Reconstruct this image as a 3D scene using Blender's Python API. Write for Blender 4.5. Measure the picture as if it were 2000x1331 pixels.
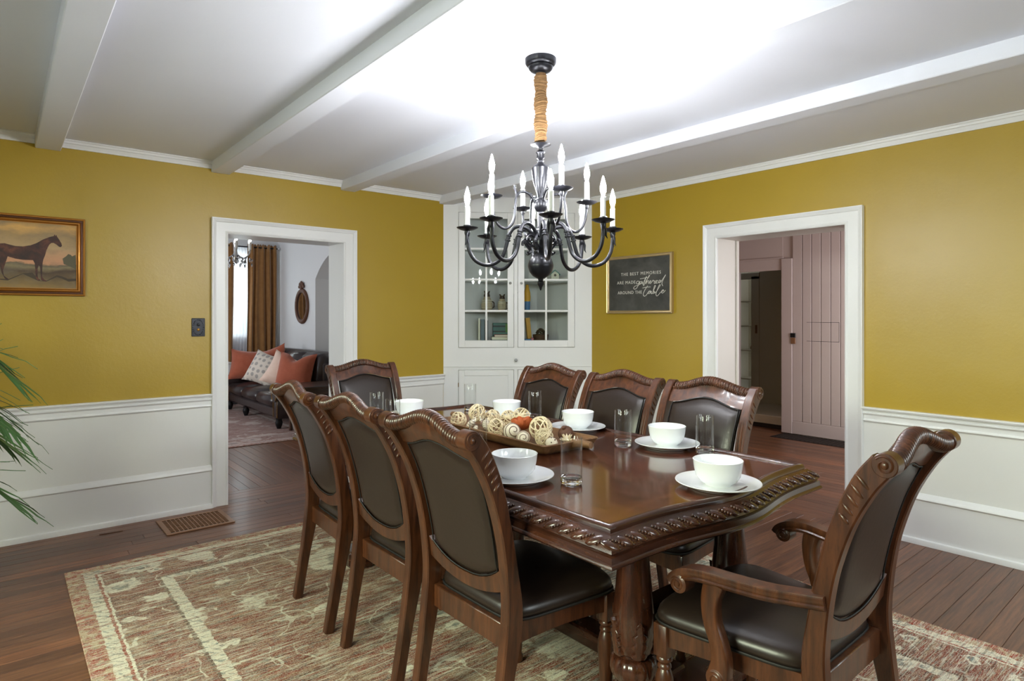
import bpy, bmesh, math, random
from mathutils import Vector, Matrix, noise as mnoise
PI = math.pi
random.seed(7)
SC = bpy.context.scene
COL = SC.collection
for o in list(bpy.data.objects):
    bpy.data.objects.remove(o)

# ------------------------------------------------------------ camera, world, lights, exposure
EYE = 1.35
cam_data = bpy.data.cameras.new('camera')
cam_data.sensor_width = 36.0
cam_data.lens = 36.0 * 1205.0 / 2000.0
cam_data.shift_y = -(665.5 - 620.0) / 2000.0
cam_data.clip_start = 0.05
cam = bpy.data.objects.new('camera', cam_data)
COL.objects.link(cam)
cam.location = (0, 0, EYE)
cam.rotation_euler = (PI / 2, 0, -math.radians(39.75))
SC.camera = cam
SC.view_settings.view_transform = 'Standard'
SC.view_settings.look = 'None'
SC.view_settings.gamma = 1.0
SC.view_settings.use_curve_mapping = False
SC.view_settings.exposure = 0.75
SC.cycles.use_denoising = True
SC.cycles.max_bounces = 8
SC.cycles.diffuse_bounces = 4
SC.cycles.glossy_bounces = 4
SC.cycles.transmission_bounces = 8
SC.cycles.transparent_max_bounces = 16
SC.cycles.caustics_reflective = False
SC.cycles.caustics_refractive = False
SC.cycles.sample_clamp_indirect = 6.0

world = bpy.data.worlds.new('sky'); SC.world = world
world.use_nodes = True
_bg = world.node_tree.nodes['Background']
_bg.inputs[0].default_value = (0.80, 0.90, 1.0, 1)
_bg.inputs[1].default_value = 0.8

BULB = 290.0
def area_light(name, loc, rot, sx, sy, power, color):
    d = bpy.data.lights.new(name, 'AREA'); d.shape = 'RECTANGLE'; d.size = sx; d.size_y = sy
    d.energy = power; d.color = color
    o = bpy.data.objects.new(name, d); COL.objects.link(o)
    o.location = loc; o.rotation_euler = rot
    return o
R90 = PI / 2
# daylight standing in the windows of the left wall (through foliage), the front wall and the sitting room end, plus added fill lights
D = math.radians
area_light('daylight_left', (-1.75, 1.05, 2.15), (0, -D(52), 0), 1.3, 1.3, 170, (0.96, 1.0, 0.74))
area_light('daylight_left', (-1.75, 2.85, 2.15), (0, -D(52), 0), 1.3, 1.3, 85, (0.95, 1.0, 0.80))
area_light('daylight_front', (1.85, -2.15, 2.15), (D(52), 0, 0), 1.3, 1.3, 60, (0.96, 0.98, 1.0))
area_light('daylight_front', (3.40, -2.15, 2.15), (D(52), 0, 0), 1.3, 1.3, 80, (0.90, 0.95, 1.0))
area_light('sitting_fill', (-1.05, 7.6, 1.55), (0, -R90, 0), 1.5, 1.6, 38, (0.95, 0.98, 1.0))  # added fill through a made-up side opening, brightens the sitting room
area_light('daylight_window', (2.55, 10.55, 1.7), (-R90, 0, 0), 1.3, 1.3, 30, (0.95, 1.0, 1.0))
area_light('hall_fill', (6.0, 1.0, 1.5), (R90, 0, 0), 1.0, 1.2, 22, (1.0, 0.93, 0.91))  # added fill standing in the hall

# ------------------------------------------------------------ material helpers
def srgb(r, g, b):
    def f(c):
        c /= 255.0
        return c / 12.92 if c <= 0.04045 else ((c + 0.055) / 1.055) ** 2.4
    return (f(r), f(g), f(b), 1.0)

class NB:
    """small node builder"""
    def __init__(s, name):
        s.m = bpy.data.materials.new(name); s.m.use_nodes = True
        s.t = s.m.node_tree; s.t.nodes.clear()
        s.out = s.t.nodes.new('ShaderNodeOutputMaterial')
        s.b = s.t.nodes.new('ShaderNodeBsdfPrincipled')
        s.t.links.new(s.b.outputs[0], s.out.inputs[0])
    def n(s, typ, **kw):
        n = s.t.nodes.new(typ)
        for k, v in kw.items(): setattr(n, k, v)
        return n
    def set(s, inp, v):
        if isinstance(v, bpy.types.NodeSocket): s.t.links.new(v, inp)
        elif v is not None: inp.default_value = v
    def math(s, op, a, b=None, c=None, clamp=False):
        n = s.n('ShaderNodeMath', operation=op); n.use_clamp = clamp
        s.set(n.inputs[0], a); s.set(n.inputs[1], b)
        if c is not None: s.set(n.inputs[2], c)
        return n.outputs[0]
    def ramp(s, f, stops, interp='LINEAR'):
        n = s.n('ShaderNodeValToRGB'); n.color_ramp.interpolation = interp
        e = n.color_ramp.elements
        while len(e) < len(stops): e.new(0.5)
        for i, (p, c) in enumerate(stops):
            e[i].position = p; e[i].color = c if len(c) == 4 else (*c, 1)
        s.set(n.inputs[0], f)
        return n.outputs[0]
    def mix(s, f, a, b, mode='MIX'):
        n = s.n('ShaderNodeMix', data_type='RGBA', blend_type=mode)
        s.set(n.inputs[0], f); s.set(n.inputs[6], a); s.set(n.inputs[7], b)
        return n.outputs[2]
    def coord(s, kind='Object'):
        return s.n('ShaderNodeTexCoord').outputs[kind]
    def mapping(s, v, scale=(1, 1, 1), loc=(0, 0, 0), rot=(0, 0, 0)):
        n = s.n('ShaderNodeMapping'); s.set(n.inputs[0], v)
        n.inputs[1].default_value = loc; n.inputs[2].default_value = rot; n.inputs[3].default_value = scale
        return n.outputs[0]
    def noise(s, v, scale, detail=3, rough=0.5, dist=0.0):
        n = s.n('ShaderNodeTexNoise'); s.set(n.inputs['Vector'], v)
        n.inputs['Scale'].default_value = scale; n.inputs['Detail'].default_value = detail
        n.inputs['Roughness'].default_value = rough; n.inputs['Distortion'].default_value = dist
        return n.outputs[0]
    def vor(s, v, scale, feature='F1', rnd=1.0, out='Distance'):
        n = s.n('ShaderNodeTexVoronoi', feature=feature); s.set(n.inputs['Vector'], v)
        n.inputs['Scale'].default_value = scale; n.inputs['Randomness'].default_value = rnd
        return n.outputs[out]
    def bump(s, h, strength=0.2, dist=0.01):
        n = s.n('ShaderNodeBump'); n.inputs['Strength'].default_value = strength
        n.inputs['Distance'].default_value = dist; s.set(n.inputs['Height'], h)
        s.t.links.new(n.outputs[0], s.b.inputs['Normal'])
    def p(s, **kw):
        for k, v in kw.items():
            s.set(s.b.inputs[k.replace('_', ' ')], v)
        return s.m

def plain(name, c, rough=0.5, metal=0.0, bump=None, spec=0.5, coat=0.0):
    N = NB(name)
    N.p(Base_Color=c, Roughness=rough, Metallic=metal)
    N.b.inputs['Specular IOR Level'].default_value = spec
    N.b.inputs['Coat Weight'].default_value = coat
    N.b.inputs['Coat Roughness'].default_value = 0.12
    if bump:
        N.bump(N.noise(N.coord(), bump[0], 4, 0.55), bump[1], bump[2])
    return N.m

def paint(name, c1, c2, rough, scale=1.2, bumps=0.12, spec=0.5):
    N = NB(name); co = N.coord()
    N.p(Base_Color=N.mix(N.noise(co, scale, 4, 0.6), c1, c2), Roughness=rough)
    N.b.inputs['Specular IOR Level'].default_value = spec
    big = N.noise(co, 3.2, 3, 0.5)
    fine = N.noise(co, 60.0, 2, 0.5)
    N.bump(N.math('ADD', big, N.math('MULTIPLY', fine, 0.12)), bumps, 0.02)
    return N.m

def wood(name, dark, mid, light, rough=0.32, stretch=(18, 1.2, 18), per_object=False, coat=0.0, scale=1.0, bumps=0.06):
    N = NB(name); co = N.coord()
    if per_object:
        oi = N.n('ShaderNodeObjectInfo')
        off = N.n('ShaderNodeVectorMath', operation='SCALE'); N.set(off.inputs[0], (31.0, 17.0, 7.0)); N.set(off.inputs['Scale'], oi.outputs['Random'])
        ad = N.n('ShaderNodeVectorMath', operation='ADD'); N.set(ad.inputs[0], co); N.set(ad.inputs[1], off.outputs[0])
        co = ad.outputs[0]
    v = N.mapping(co, stretch)
    g = N.noise(v, 1.6 * scale, 6, 0.62, 0.5)
    pores = N.noise(N.mapping(co, tuple(q * 6 for q in stretch)), 2.0 * scale, 3, 0.6)
    col = N.ramp(g, [(0.28, dark), (0.5, mid), (0.75, light)])
    col = N.mix(N.math('MULTIPLY', N.math('LESS_THAN', pores, 0.40), 0.35), col, dark)
    if per_object:
        r = N.ramp(oi.outputs['Random'], [(0.0, (0.70, 0.68, 0.68)), (0.5, (1, 1, 1)), (0.85, (1.2, 1.14, 1.08)), (1.0, (1.36, 1.22, 1.10))])
        col = N.mix(1.0, col, r, 'MULTIPLY')
    N.p(Base_Color=col, Roughness=N.math('ADD', rough - 0.05, N.math('MULTIPLY', g, 0.12)))
    N.b.inputs['Coat Weight'].default_value = coat
    N.b.inputs['Coat Roughness'].default_value = 0.10
    N.bump(N.math('ADD', g, N.math('MULTIPLY', pores, 0.4)), bumps, 0.004)
    return N.m

M = {}
M['wall'] = paint('mustard_paint', srgb(163, 133, 26), srgb(175, 146, 37), 0.40, 0.8, 0.22, 0.6)
M['white'] = paint('white_trim_paint', srgb(226, 226, 226), srgb(232, 232, 230), 0.34, 2.0, 0.05)
M['wains'] = paint('white_wainscot_paint', srgb(224, 223, 219), srgb(230, 230, 226), 0.42, 2.0, 0.08)
M['ceil'] = paint('ceiling_paint', srgb(222, 225, 234), srgb(228, 230, 238), 0.6, 1.0, 0.10, 0.3)
M['sitting'] = paint('grey_white_paint', srgb(222, 223, 226), srgb(228, 229, 230), 0.6, 1.0, 0.05)
M['grey'] = paint('grey_paint', srgb(212, 210, 208), srgb(218, 216, 214), 0.6, 1.0, 0.05)
M['hall'] = paint('hall_paint_dim_tint', srgb(196, 182, 182), srgb(206, 193, 192), 0.5, 1.5, 0.08)  # white paint with the mauve cast of dim light put into its colour
M['jamb2'] = paint('old_jamb_paint', srgb(206, 200, 192), srgb(214, 208, 200), 0.45, 1.5, 0.1)
M['hall2'] = paint('cream_paint', srgb(206, 198, 178), srgb(214, 206, 188), 0.55, 1.5, 0.05)
M['floor'] = wood('heart_pine_floor', srgb(74, 46, 32), srgb(108, 71, 50), srgb(136, 94, 68), 0.37, (2.6, 46, 46), True, 0.06)
M['sub'] = plain('subfloor_gap', srgb(34, 21, 15), 0.7)
M['chair'] = wood('chair_wood', srgb(38, 19, 10), srgb(74, 40, 21), srgb(102, 58, 32), 0.33, (22, 22, 2.2), False, 0.25)
M['table'] = wood('table_wood', srgb(36, 18, 12), srgb(62, 33, 21), srgb(88, 50, 32), 0.25, (3.0, 3.0, 24), False, 0.5)
M['pillar'] = wood('table_pillar_wood', srgb(36, 18, 12), srgb(64, 33, 21), srgb(92, 51, 32), 0.22, (22, 22, 1.8), False, 0.5)
M['leather'] = plain('dark_leather', srgb(40, 30, 25), 0.34, 0, (55.0, 0.10, 0.003), 0.5)
M['welt'] = plain('black_welt', srgb(18, 14, 12), 0.6)
M['iron'] = plain('dark_bronze', srgb(32, 32, 37), 0.32, 0.5, (35.0, 0.06, 0.002))
M['ceramic'] = plain('white_ceramic', srgb(236, 238, 240), 0.10, 0, None, 0.5, 0.3)
M['candle'] = plain('white_candle_sleeve', srgb(205, 205, 203), 0.5)
M['brass'] = plain('old_brass', srgb(150, 112, 52), 0.32, 0.9)
M['brownmetal'] = plain('brown_metal', srgb(138, 98, 70), 0.42, 0.15)
M['dark'] = plain('dark_void', srgb(28, 17, 12), 0.8)
M['black'] = plain('black_metal', srgb(30, 30, 33), 0.4, 0.5)
M['chrome'] = plain('glass_knob', srgb(205, 208, 212), 0.12, 0.7)
# table top: long grain with a cross-banded, lighter border
def table_top_material():
    N = NB('table_top_veneer'); co = N.coord()
    g = N.noise(N.mapping(co, (26, 1.6, 20)), 1.5, 6, 0.6, 0.6)
    g2 = N.noise(N.mapping(co, (1.8, 24, 20)), 1.5, 6, 0.6, 0.6)
    sx = N.n('ShaderNodeSeparateXYZ'); N.set(sx.inputs[0], co)
    ax = N.math('ABSOLUTE', sx.outputs[0]); ay = N.math('ABSOLUTE', sx.outputs[1])
    band = N.math('MAXIMUM', N.math('GREATER_THAN', ax, 0.43), N.math('GREATER_THAN', ay, 0.95))
    field = N.ramp(g, [(0.25, srgb(58, 28, 19)), (0.5, srgb(86, 45, 30)), (0.8, srgb(110, 62, 40))])
    border = N.ramp(g2, [(0.25, srgb(66, 33, 20)), (0.5, srgb(98, 54, 33)), (0.8, srgb(126, 78, 48))])
    blot = N.noise(co, 5.0, 4, 0.7)
    col = N.mix(band, field, border)
    col = N.mix(N.math('MULTIPLY', blot, 0.35), col, srgb(48, 24, 17))
    N.p(Base_Color=col, Roughness=N.math('ADD', 0.13, N.math('MULTIPLY', blot, 0.10)))
    N.b.inputs['Coat Weight'].default_value = 0.6
    N.b.inputs['Coat Roughness'].default_value = 0.07
    N.bump(g, 0.03, 0.002)
    return N.m
M['top'] = table_top_material()

def glass(name, rough=0.0, color=(1, 1, 1, 1), ior=1.47):
    N = NB(name)
    N.p(Base_Color=color, Roughness=rough, IOR=ior)
    N.b.inputs['Transmission Weight'].default_value = 1.0
    return N.m
M['glass'] = glass('clear_glass')

def thin_glass(name, tint=(0.93, 0.96, 0.95, 1)):
    N = NB(name)
    tr = N.n('ShaderNodeBsdfTransparent'); tr.inputs[0].default_value = tint
    gl = N.n('ShaderNodeBsdfGlossy'); gl.inputs['Roughness'].default_value = 0.02
    lw = N.n('ShaderNodeLayerWeight'); lw.inputs[0].default_value = 0.5
    fr = N.math('ADD', 0.022, N.math('MULTIPLY', N.math('POWER', lw.outputs['Facing'], 4.0), 0.9))
    mx = N.n('ShaderNodeMixShader')
    N.t.links.new(fr, mx.inputs[0]); N.t.links.new(tr.outputs[0], mx.inputs[1]); N.t.links.new(gl.outputs[0], mx.inputs[2])
    N.t.links.new(mx.outputs[0], N.out.inputs[0])
    return N.m
M['pane'] = thin_glass('window_glass')
M['tumbler'] = thin_glass('tumbler_glass', (0.985, 0.99, 0.99, 1))

def emit(name, c, strength):
    N = NB(name)
    e = N.n('ShaderNodeEmission'); e.inputs[0].default_value = c; e.inputs[1].default_value = strength
    N.t.links.new(e.outputs[0], N.out.inputs[0])
    return N.m
M['bulb'] = emit('lit_bulb', (0.95, 0.97, 1.0, 1), BULB)
M['bulb2'] = emit('lit_small_bulb', (1.0, 0.95, 0.9, 1), 12.0)

def rug_material(name, W, L, cream, rust, brown, tan, grey, scale=1.0):
    N = NB(name); co = N.coord()
    def warped(freq, amp):
        t = N.n('ShaderNodeTexNoise'); N.set(t.inputs['Vector'], co); t.inputs['Scale'].default_value = freq; t.inputs['Detail'].default_value = 3
        a = N.n('ShaderNodeVectorMath', operation='SUBTRACT'); N.set(a.inputs[0], t.outputs['Color']); a.inputs[1].default_value = (0.5, 0.5, 0.5)
        b = N.n('ShaderNodeVectorMath', operation='SCALE'); N.set(b.inputs[0], a.outputs[0]); b.inputs['Scale'].default_value = amp
        c = N.n('ShaderNodeVectorMath', operation='ADD'); N.set(c.inputs[0], co); N.set(c.inputs[1], b.outputs[0])
        return c.outputs[0]
    wc = warped(11.0 * scale, 0.11)
    wv = warped(5.0 * scale, 0.16)
    s = N.n('ShaderNodeSeparateXYZ'); N.set(s.inputs[0], co)
    u, v = s.outputs[0], s.outputs[1]
    BW = [(0, 0, 0), (1, 1, 1)]
    def band(f, a, b): return N.ramp(f, [(a, BW[0]), (b, BW[1])])
    jit = N.math('MULTIPLY', N.math('SUBTRACT', N.noise(co, 40.0, 2), 0.5), 0.018)
    d = N.math('MINIMUM', N.math('MINIMUM', u, N.math('SUBTRACT', W, u)), N.math('MINIMUM', v, N.math('SUBTRACT', L, v)))
        # worn streaks that follow the weave
    st1 = N.noise(N.mapping(co, (2.6, 70, 1)), 1.0, 5, 0.7)
    st2 = N.noise(N.mapping(co, (14, 230, 1), (3, 1, 0)), 1.0, 3, 0.7)
    st3 = N.noise(N.mapping(co, (1.4, 26, 1), (7, 4, 0)), 1.0, 4, 0.6)
    spk = N.noise(N.mapping(co, (150, 260, 1)), 1.0, 2, 0.8)
    blot = N.noise(co, 3.0 * scale, 4, 0.6)
    ground = N.mix(band(st1, 0.42, 0.56), rust, brown)
    ground = N.mix(N.math('MULTIPLY', band(st3, 0.54, 0.66), 0.6), ground, tan)
    ground = N.mix(N.math('MULTIPLY', band(blot, 0.54, 0.66), 0.6), ground, tan)
    # flower heads: ragged cream petals round a grey core with a dark ring
    rag = N.math('ADD', N.math('MULTIPLY', N.math('SUBTRACT', st2, 0.5), 0.45), N.math('MULTIPLY', N.math('SUBTRACT', N.noise(co, 32.0, 3), 0.5), 0.30))
    def flower(vec, sc, r1, r2, base, keep):
        dist = N.math('ADD', N.vor(vec, sc, 'F1', 0.8), N.math('MULTIPLY', rag, 0.55))
        cell = N.n('ShaderNodeSeparateColor'); N.set(cell.inputs[0], N.vor(vec, sc, 'F1', 0.8, 'Color'))
        on = N.math('LESS_THAN', cell.outputs[0], keep)
        petal = N.math('MULTIPLY', N.math('LESS_THAN', dist, r2), on)
        core = N.math('MULTIPLY', N.math('LESS_THAN', dist, r1), on)
        ring = N.math('MULTIPLY', N.math('LESS_THAN', N.math('ABSOLUTE', N.math('SUBTRACT', dist, r1)), 0.025), on)
        c = N.mix(N.math('MULTIPLY', petal, 0.92), base, cream)
        c = N.mix(N.math('MULTIPLY', core, 0.9), c, grey)
        return N.mix(N.math('MULTIPLY', ring, 0.55), c, brown)
    fieldc = flower(wc, 2.1 * scale, 0.15, 0.36, ground, 0.85)
    fieldc = flower(N.mapping(wc, (1, 1.5, 1), (0.7, 0.3, 0)), 4.6 * scale, 0.12, 0.26, fieldc, 0.6)
    bordc = flower(N.mapping(wc, (1, 1.25, 1), (0.37, 0.11, 0)), 3.6 * scale, 0.17, 0.36, ground, 0.8)
    bordc = flower(N.mapping(wc, (1, 1.4, 1), (1.9, 0.6, 0)), 7.5 * scale, 0.14, 0.27, bordc, 0.4)
    def vine(off, f): return N.math('LESS_THAN', N.math('ABSOLUTE', N.math('SUBTRACT', N.noise(N.mapping(wv, (1, 1, 1), off), f * scale, 0, 0.3), 0.5)), 0.0065)
    vines = N.math('MULTIPLY', N.math('MAXIMUM', vine((0, 0, 0), 2.6), vine((3.1, 5.2, 0), 3.2)), N.math('MULTIPLY', band(N.noise(co, 6.0, 3), 0.44, 0.54), 0.75))
    fieldc = N.mix(vines, fieldc, cream)
    bordc = N.mix(vines, bordc, cream)
    along = N.math('ADD', u, v)
    dash = N.math('LESS_THAN', N.math('FRACT', N.math('MULTIPLY', N.math('ADD', along, N.math('MULTIPLY', N.noise(co, 20.0, 2), 0.10)), 17.0)), 0.24)
    strip = N.mix(N.math('MULTIPLY', dash, N.math('MULTIPLY', band(N.noise(co, 30.0, 2), 0.42, 0.52), 0.8)), cream, grey)
    d = N.math('ADD', N.math('ADD', d, jit), N.math('MULTIPLY', rag, 0.035))
    strip = N.mix(N.math('MULTIPLY', band(st1, 0.50, 0.62), 0.55), strip, tan)
    def step(a): return N.math('GREATER_THAN', d, a)
    col = N.mix(band(N.noise(co, 34.0, 3), 0.45, 0.55), rust, tan)
    col = N.mix(step(0.072), col, strip)
    col = N.mix(step(0.122), col, rust)
    col = N.mix(step(0.134), col, cream)
    col = N.mix(step(0.144), col, bordc)
    col = N.mix(step(0.366), col, brown)
    col = N.mix(step(0.380), col, strip)
    col = N.mix(step(0.430), col, fieldc)
    # wear: threads rubbed pale or dark along the streaks, and speckle
    col = N.mix(N.math('MULTIPLY', band(st2, 0.48, 0.58), 0.50), col, cream)
    col = N.mix(N.math('MULTIPLY', band(N.math('SUBTRACT', 1.0, st1), 0.50, 0.60), 0.55), col, brown)
    st4 = N.noise(N.mapping(co, (4.5, 48, 1), (5, 9, 0)), 1.0, 5, 0.75)
    st5 = N.noise(N.mapping(co, (6.0, 62, 1), (1, 3, 0)), 1.0, 5, 0.75)
    mot = N.noise(N.mapping(co, (38, 60, 1)), 1.0, 3, 0.7)
    col = N.mix(N.math('MULTIPLY', band(st4, 0.53, 0.60), 0.60), col, cream)
    col = N.mix(N.math('MULTIPLY', band(st5, 0.54, 0.61), 0.60), col, rust)
    col = N.mix(N.math('MULTIPLY', band(mot, 0.56, 0.62), 0.45), col, tan)
    col = N.mix(N.math('MULTIPLY', band(N.math('SUBTRACT', 1.0, mot), 0.57, 0.63), 0.45), col, grey)
    col = N.mix(N.math('MULTIPLY', N.math('GREATER_THAN', spk, 0.58), 0.50), col, cream)
    col = N.mix(N.math('MULTIPLY', N.math('LESS_THAN', spk, 0.40), 0.45), col, brown)
    N.p(Base_Color=col, Roughness=0.95)
    N.b.inputs['Specular IOR Level'].default_value = 0.1
    N.bump(N.math('ADD', spk, st2), 0.3, 0.004)
    return N.m

def weave(name, c1, c2, scale=60.0, rough=0.9, bumps=0.3, sheen=0.0):
    N = NB(name); co = N.coord()
    n = N.noise(co, scale, 3, 0.6)
    N.p(Base_Color=N.mix(n, c1, c2), Roughness=rough)
    N.b.inputs['Sheen Weight'].default_value = sheen
    N.b.inputs['Specular IOR Level'].default_value = 0.2
    N.bump(n, bumps, 0.004)
    return N.m
M['jute'] = weave('jute_rope', srgb(96, 70, 44), srgb(142, 110, 74), 90)
M['velvet'] = weave('brown_velvet', srgb(128, 88, 46), srgb(160, 116, 68), 14, 0.8, 0.1, 0.4)
M['orange'] = weave('orange_velvet', srgb(156, 78, 56), srgb(180, 102, 76), 18, 0.8, 0.15, 0.3)
M['peach'] = weave('peach_cloth', srgb(222, 190, 172), srgb(236, 214, 200), 18)
M['rattan'] = weave('rattan_cane', srgb(214, 194, 156), srgb(240, 226, 198), 40, 0.6)
M['pod'] = plain('brown_pod', srgb(92, 58, 40), 0.6, 0, (60, 0.4, 0.01))
M['orangepod'] = plain('orange_pod', srgb(186, 92, 50), 0.55, 0, (50, 0.5, 0.01))
M['cream'] = plain('cream_shell', srgb(222, 210, 190), 0.55, 0, (40, 0.1, 0.004))
M['brownline'] = plain('brown_line', srgb(98, 72, 58), 0.6)
M['traywood'] = wood('tray_wood', srgb(78, 52, 32), srgb(118, 84, 55), srgb(148, 110, 75), 0.5, (20, 2.2, 20))
M['sofa'] = plain('sofa_leather', srgb(46, 36, 36), 0.30, 0, (30.0, 0.10, 0.006))
M['leaf'] = plain('palm_leaf', srgb(62, 100, 50), 0.42, 0, (30, 0.1, 0.003))
M['gilt'] = plain('gilt_frame', srgb(176, 120, 54), 0.34, 0.75, (40, 0.10, 0.003))
M['giltdark'] = plain('dark_gilt', srgb(82, 46, 18), 0.42, 0.45)
M['champagne'] = plain('champagne_frame', srgb(196, 172, 128), 0.30, 0.75)

def dotted():
    N = NB('dotted_cushion_cloth'); co = N.coord()
    s_ = N.n('ShaderNodeSeparateXYZ'); N.set(s_.inputs[0], co); cb_ = N.n('ShaderNodeCombineXYZ'); N.set(cb_.inputs[0], s_.outputs[0]); N.set(cb_.inputs[1], s_.outputs[2])
    d = N.vor(cb_.outputs[0], 13.0, 'F1', 0.25)
    N.p(Base_Color=N.mix(N.ramp(d, [(0.30, (1, 1, 1)), (0.36, (0, 0, 0))]), srgb(222, 212, 200), srgb(170, 164, 158)), Roughness=0.9)
    N.bump(N.noise(co, 120, 2), 0.2, 0.003)
    return N.m
M['dotted'] = dotted()

def sheer():
    N = NB('sheer_voile'); co = N.coord()
    tr = N.n('ShaderNodeBsdfTransparent'); tr.inputs[0].default_value = (0.95, 0.96, 1.0, 1)
    tl = N.n('ShaderNodeBsdfTranslucent'); tl.inputs[0].default_value = (0.86, 0.88, 0.95, 1)
    df = N.n('ShaderNodeBsdfDiffuse'); df.inputs[0].default_value = (0.86, 0.88, 0.95, 1)
    a = N.n('ShaderNodeMixShader'); a.inputs[0].default_value = 0.5
    N.t.links.new(tl.outputs[0], a.inputs[1]); N.t.links.new(df.outputs[0], a.inputs[2])
    b = N.n('ShaderNodeMixShader'); b.inputs[0].default_value = 0.55
    N.t.links.new(tr.outputs[0], b.inputs[1]); N.t.links.new(a.outputs[0], b.inputs[2])
    N.t.links.new(b.outputs[0], N.out.inputs[0])
    return N.m
M['sheer'] = sheer()

def chalk():
    N = NB('chalkboard_print'); co = N.coord()
    n = N.noise(co, 6.0, 4, 0.6, 0.6)
    N.p(Base_Color=N.ramp(n, [(0.3, srgb(52, 52, 50)), (0.7, srgb(84, 83, 79))]), Roughness=0.6)
    return N.m
M['chalk'] = chalk()
M['chalkwhite'] = plain('chalk_lettering', srgb(222, 220, 212), 0.8)

def canvas_sky():
    N = NB('painted_landscape'); co = N.coord()
    s = N.n('ShaderNodeSeparateXYZ'); N.set(s.inputs[0], co)
    z = s.outputs[2]
    n = N.noise(N.mapping(co, (6, 1, 12)), 1.0, 5, 0.6)
    zz = N.math('ADD', z, N.math('MULTIPLY', N.math('SUBTRACT', n, 0.5), 0.10))
    f = N.math('DIVIDE', N.math('SUBTRACT', zz, 1.53), 0.40, clamp=True)
    col = N.ramp(f, [(0.0, srgb(142, 112, 58)), (0.12, srgb(104, 84, 50)), (0.24, srgb(70, 50, 30)), (0.32, srgb(128, 112, 78)),
                     (0.36, srgb(92, 80, 60)), (0.385, srgb(196, 140, 104)), (0.48, srgb(190, 142, 106)), (0.60, srgb(178, 148, 108)),
                     (0.80, srgb(160, 130, 86)), (0.90, srgb(206, 158, 88)), (1.0, srgb(150, 122, 78))])
    cl = N.noise(N.mapping(co, (5, 1, 10), (2, 0, 1)), 1.3, 5, 0.65)
    col = N.mix(N.math('MULTIPLY', N.ramp(cl, [(0.45, (0, 0, 0)), (0.65, (1, 1, 1))]), 0.45), col, srgb(112, 100, 86))
    N.p(Base_Color=col, Roughness=0.5)
    N.bump(N.noise(co, 90, 3), 0.15, 0.002)
    return N.m
M['canvas'] = canvas_sky()
def horse_coat():
    N = NB('painted_horse_coat'); co = N.coord()
    n = N.noise(co, 14.0, 4, 0.6, 0.4)
    N.p(Base_Color=N.ramp(n, [(0.35, srgb(36, 18, 14)), (0.55, srgb(70, 34, 22)), (0.72, srgb(110, 58, 34))]), Roughness=0.5)
    return N.m
M['horse'] = horse_coat()
M['shadowpaint'] = plain('painted_dark_earth', srgb(64, 50, 34), 0.6, 0, (60, 0.2, 0.002))
M['bushpaint'] = plain('painted_dark_bush', srgb(88, 82, 62), 0.6, 0, (60, 0.2, 0.002))
M['grass'] = plain('lawn_grass', srgb(92, 118, 50), 0.9)
M['hedge'] = plain('hedge_leaf', srgb(84, 120, 56), 0.8)
# ------------------------------------------------------------ geometry helpers
def catmull(pts, n=8, closed=False):
    P = [Vector(p) for p in pts]; out = []
    m = len(P); rng = m if closed else m - 1
    for i in range(rng):
        p0 = P[(i - 1) % m] if (closed or i > 0) else P[0] * 2 - P[1]
        p1 = P[i]; p2 = P[(i + 1) % m]
        p3 = P[(i + 2) % m] if (closed or i + 2 < m) else p2 * 2 - p1
        for k in range(n):
            t = k / n
            out.append(0.5 * ((2 * p1) + (p2 - p0) * t + (2 * p0 - 5 * p1 + 4 * p2 - p3) * t * t + (3 * p1 - p0 - 3 * p2 + p3) * t ** 3))
    if not closed: out.append(P[-1])
    return out

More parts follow.
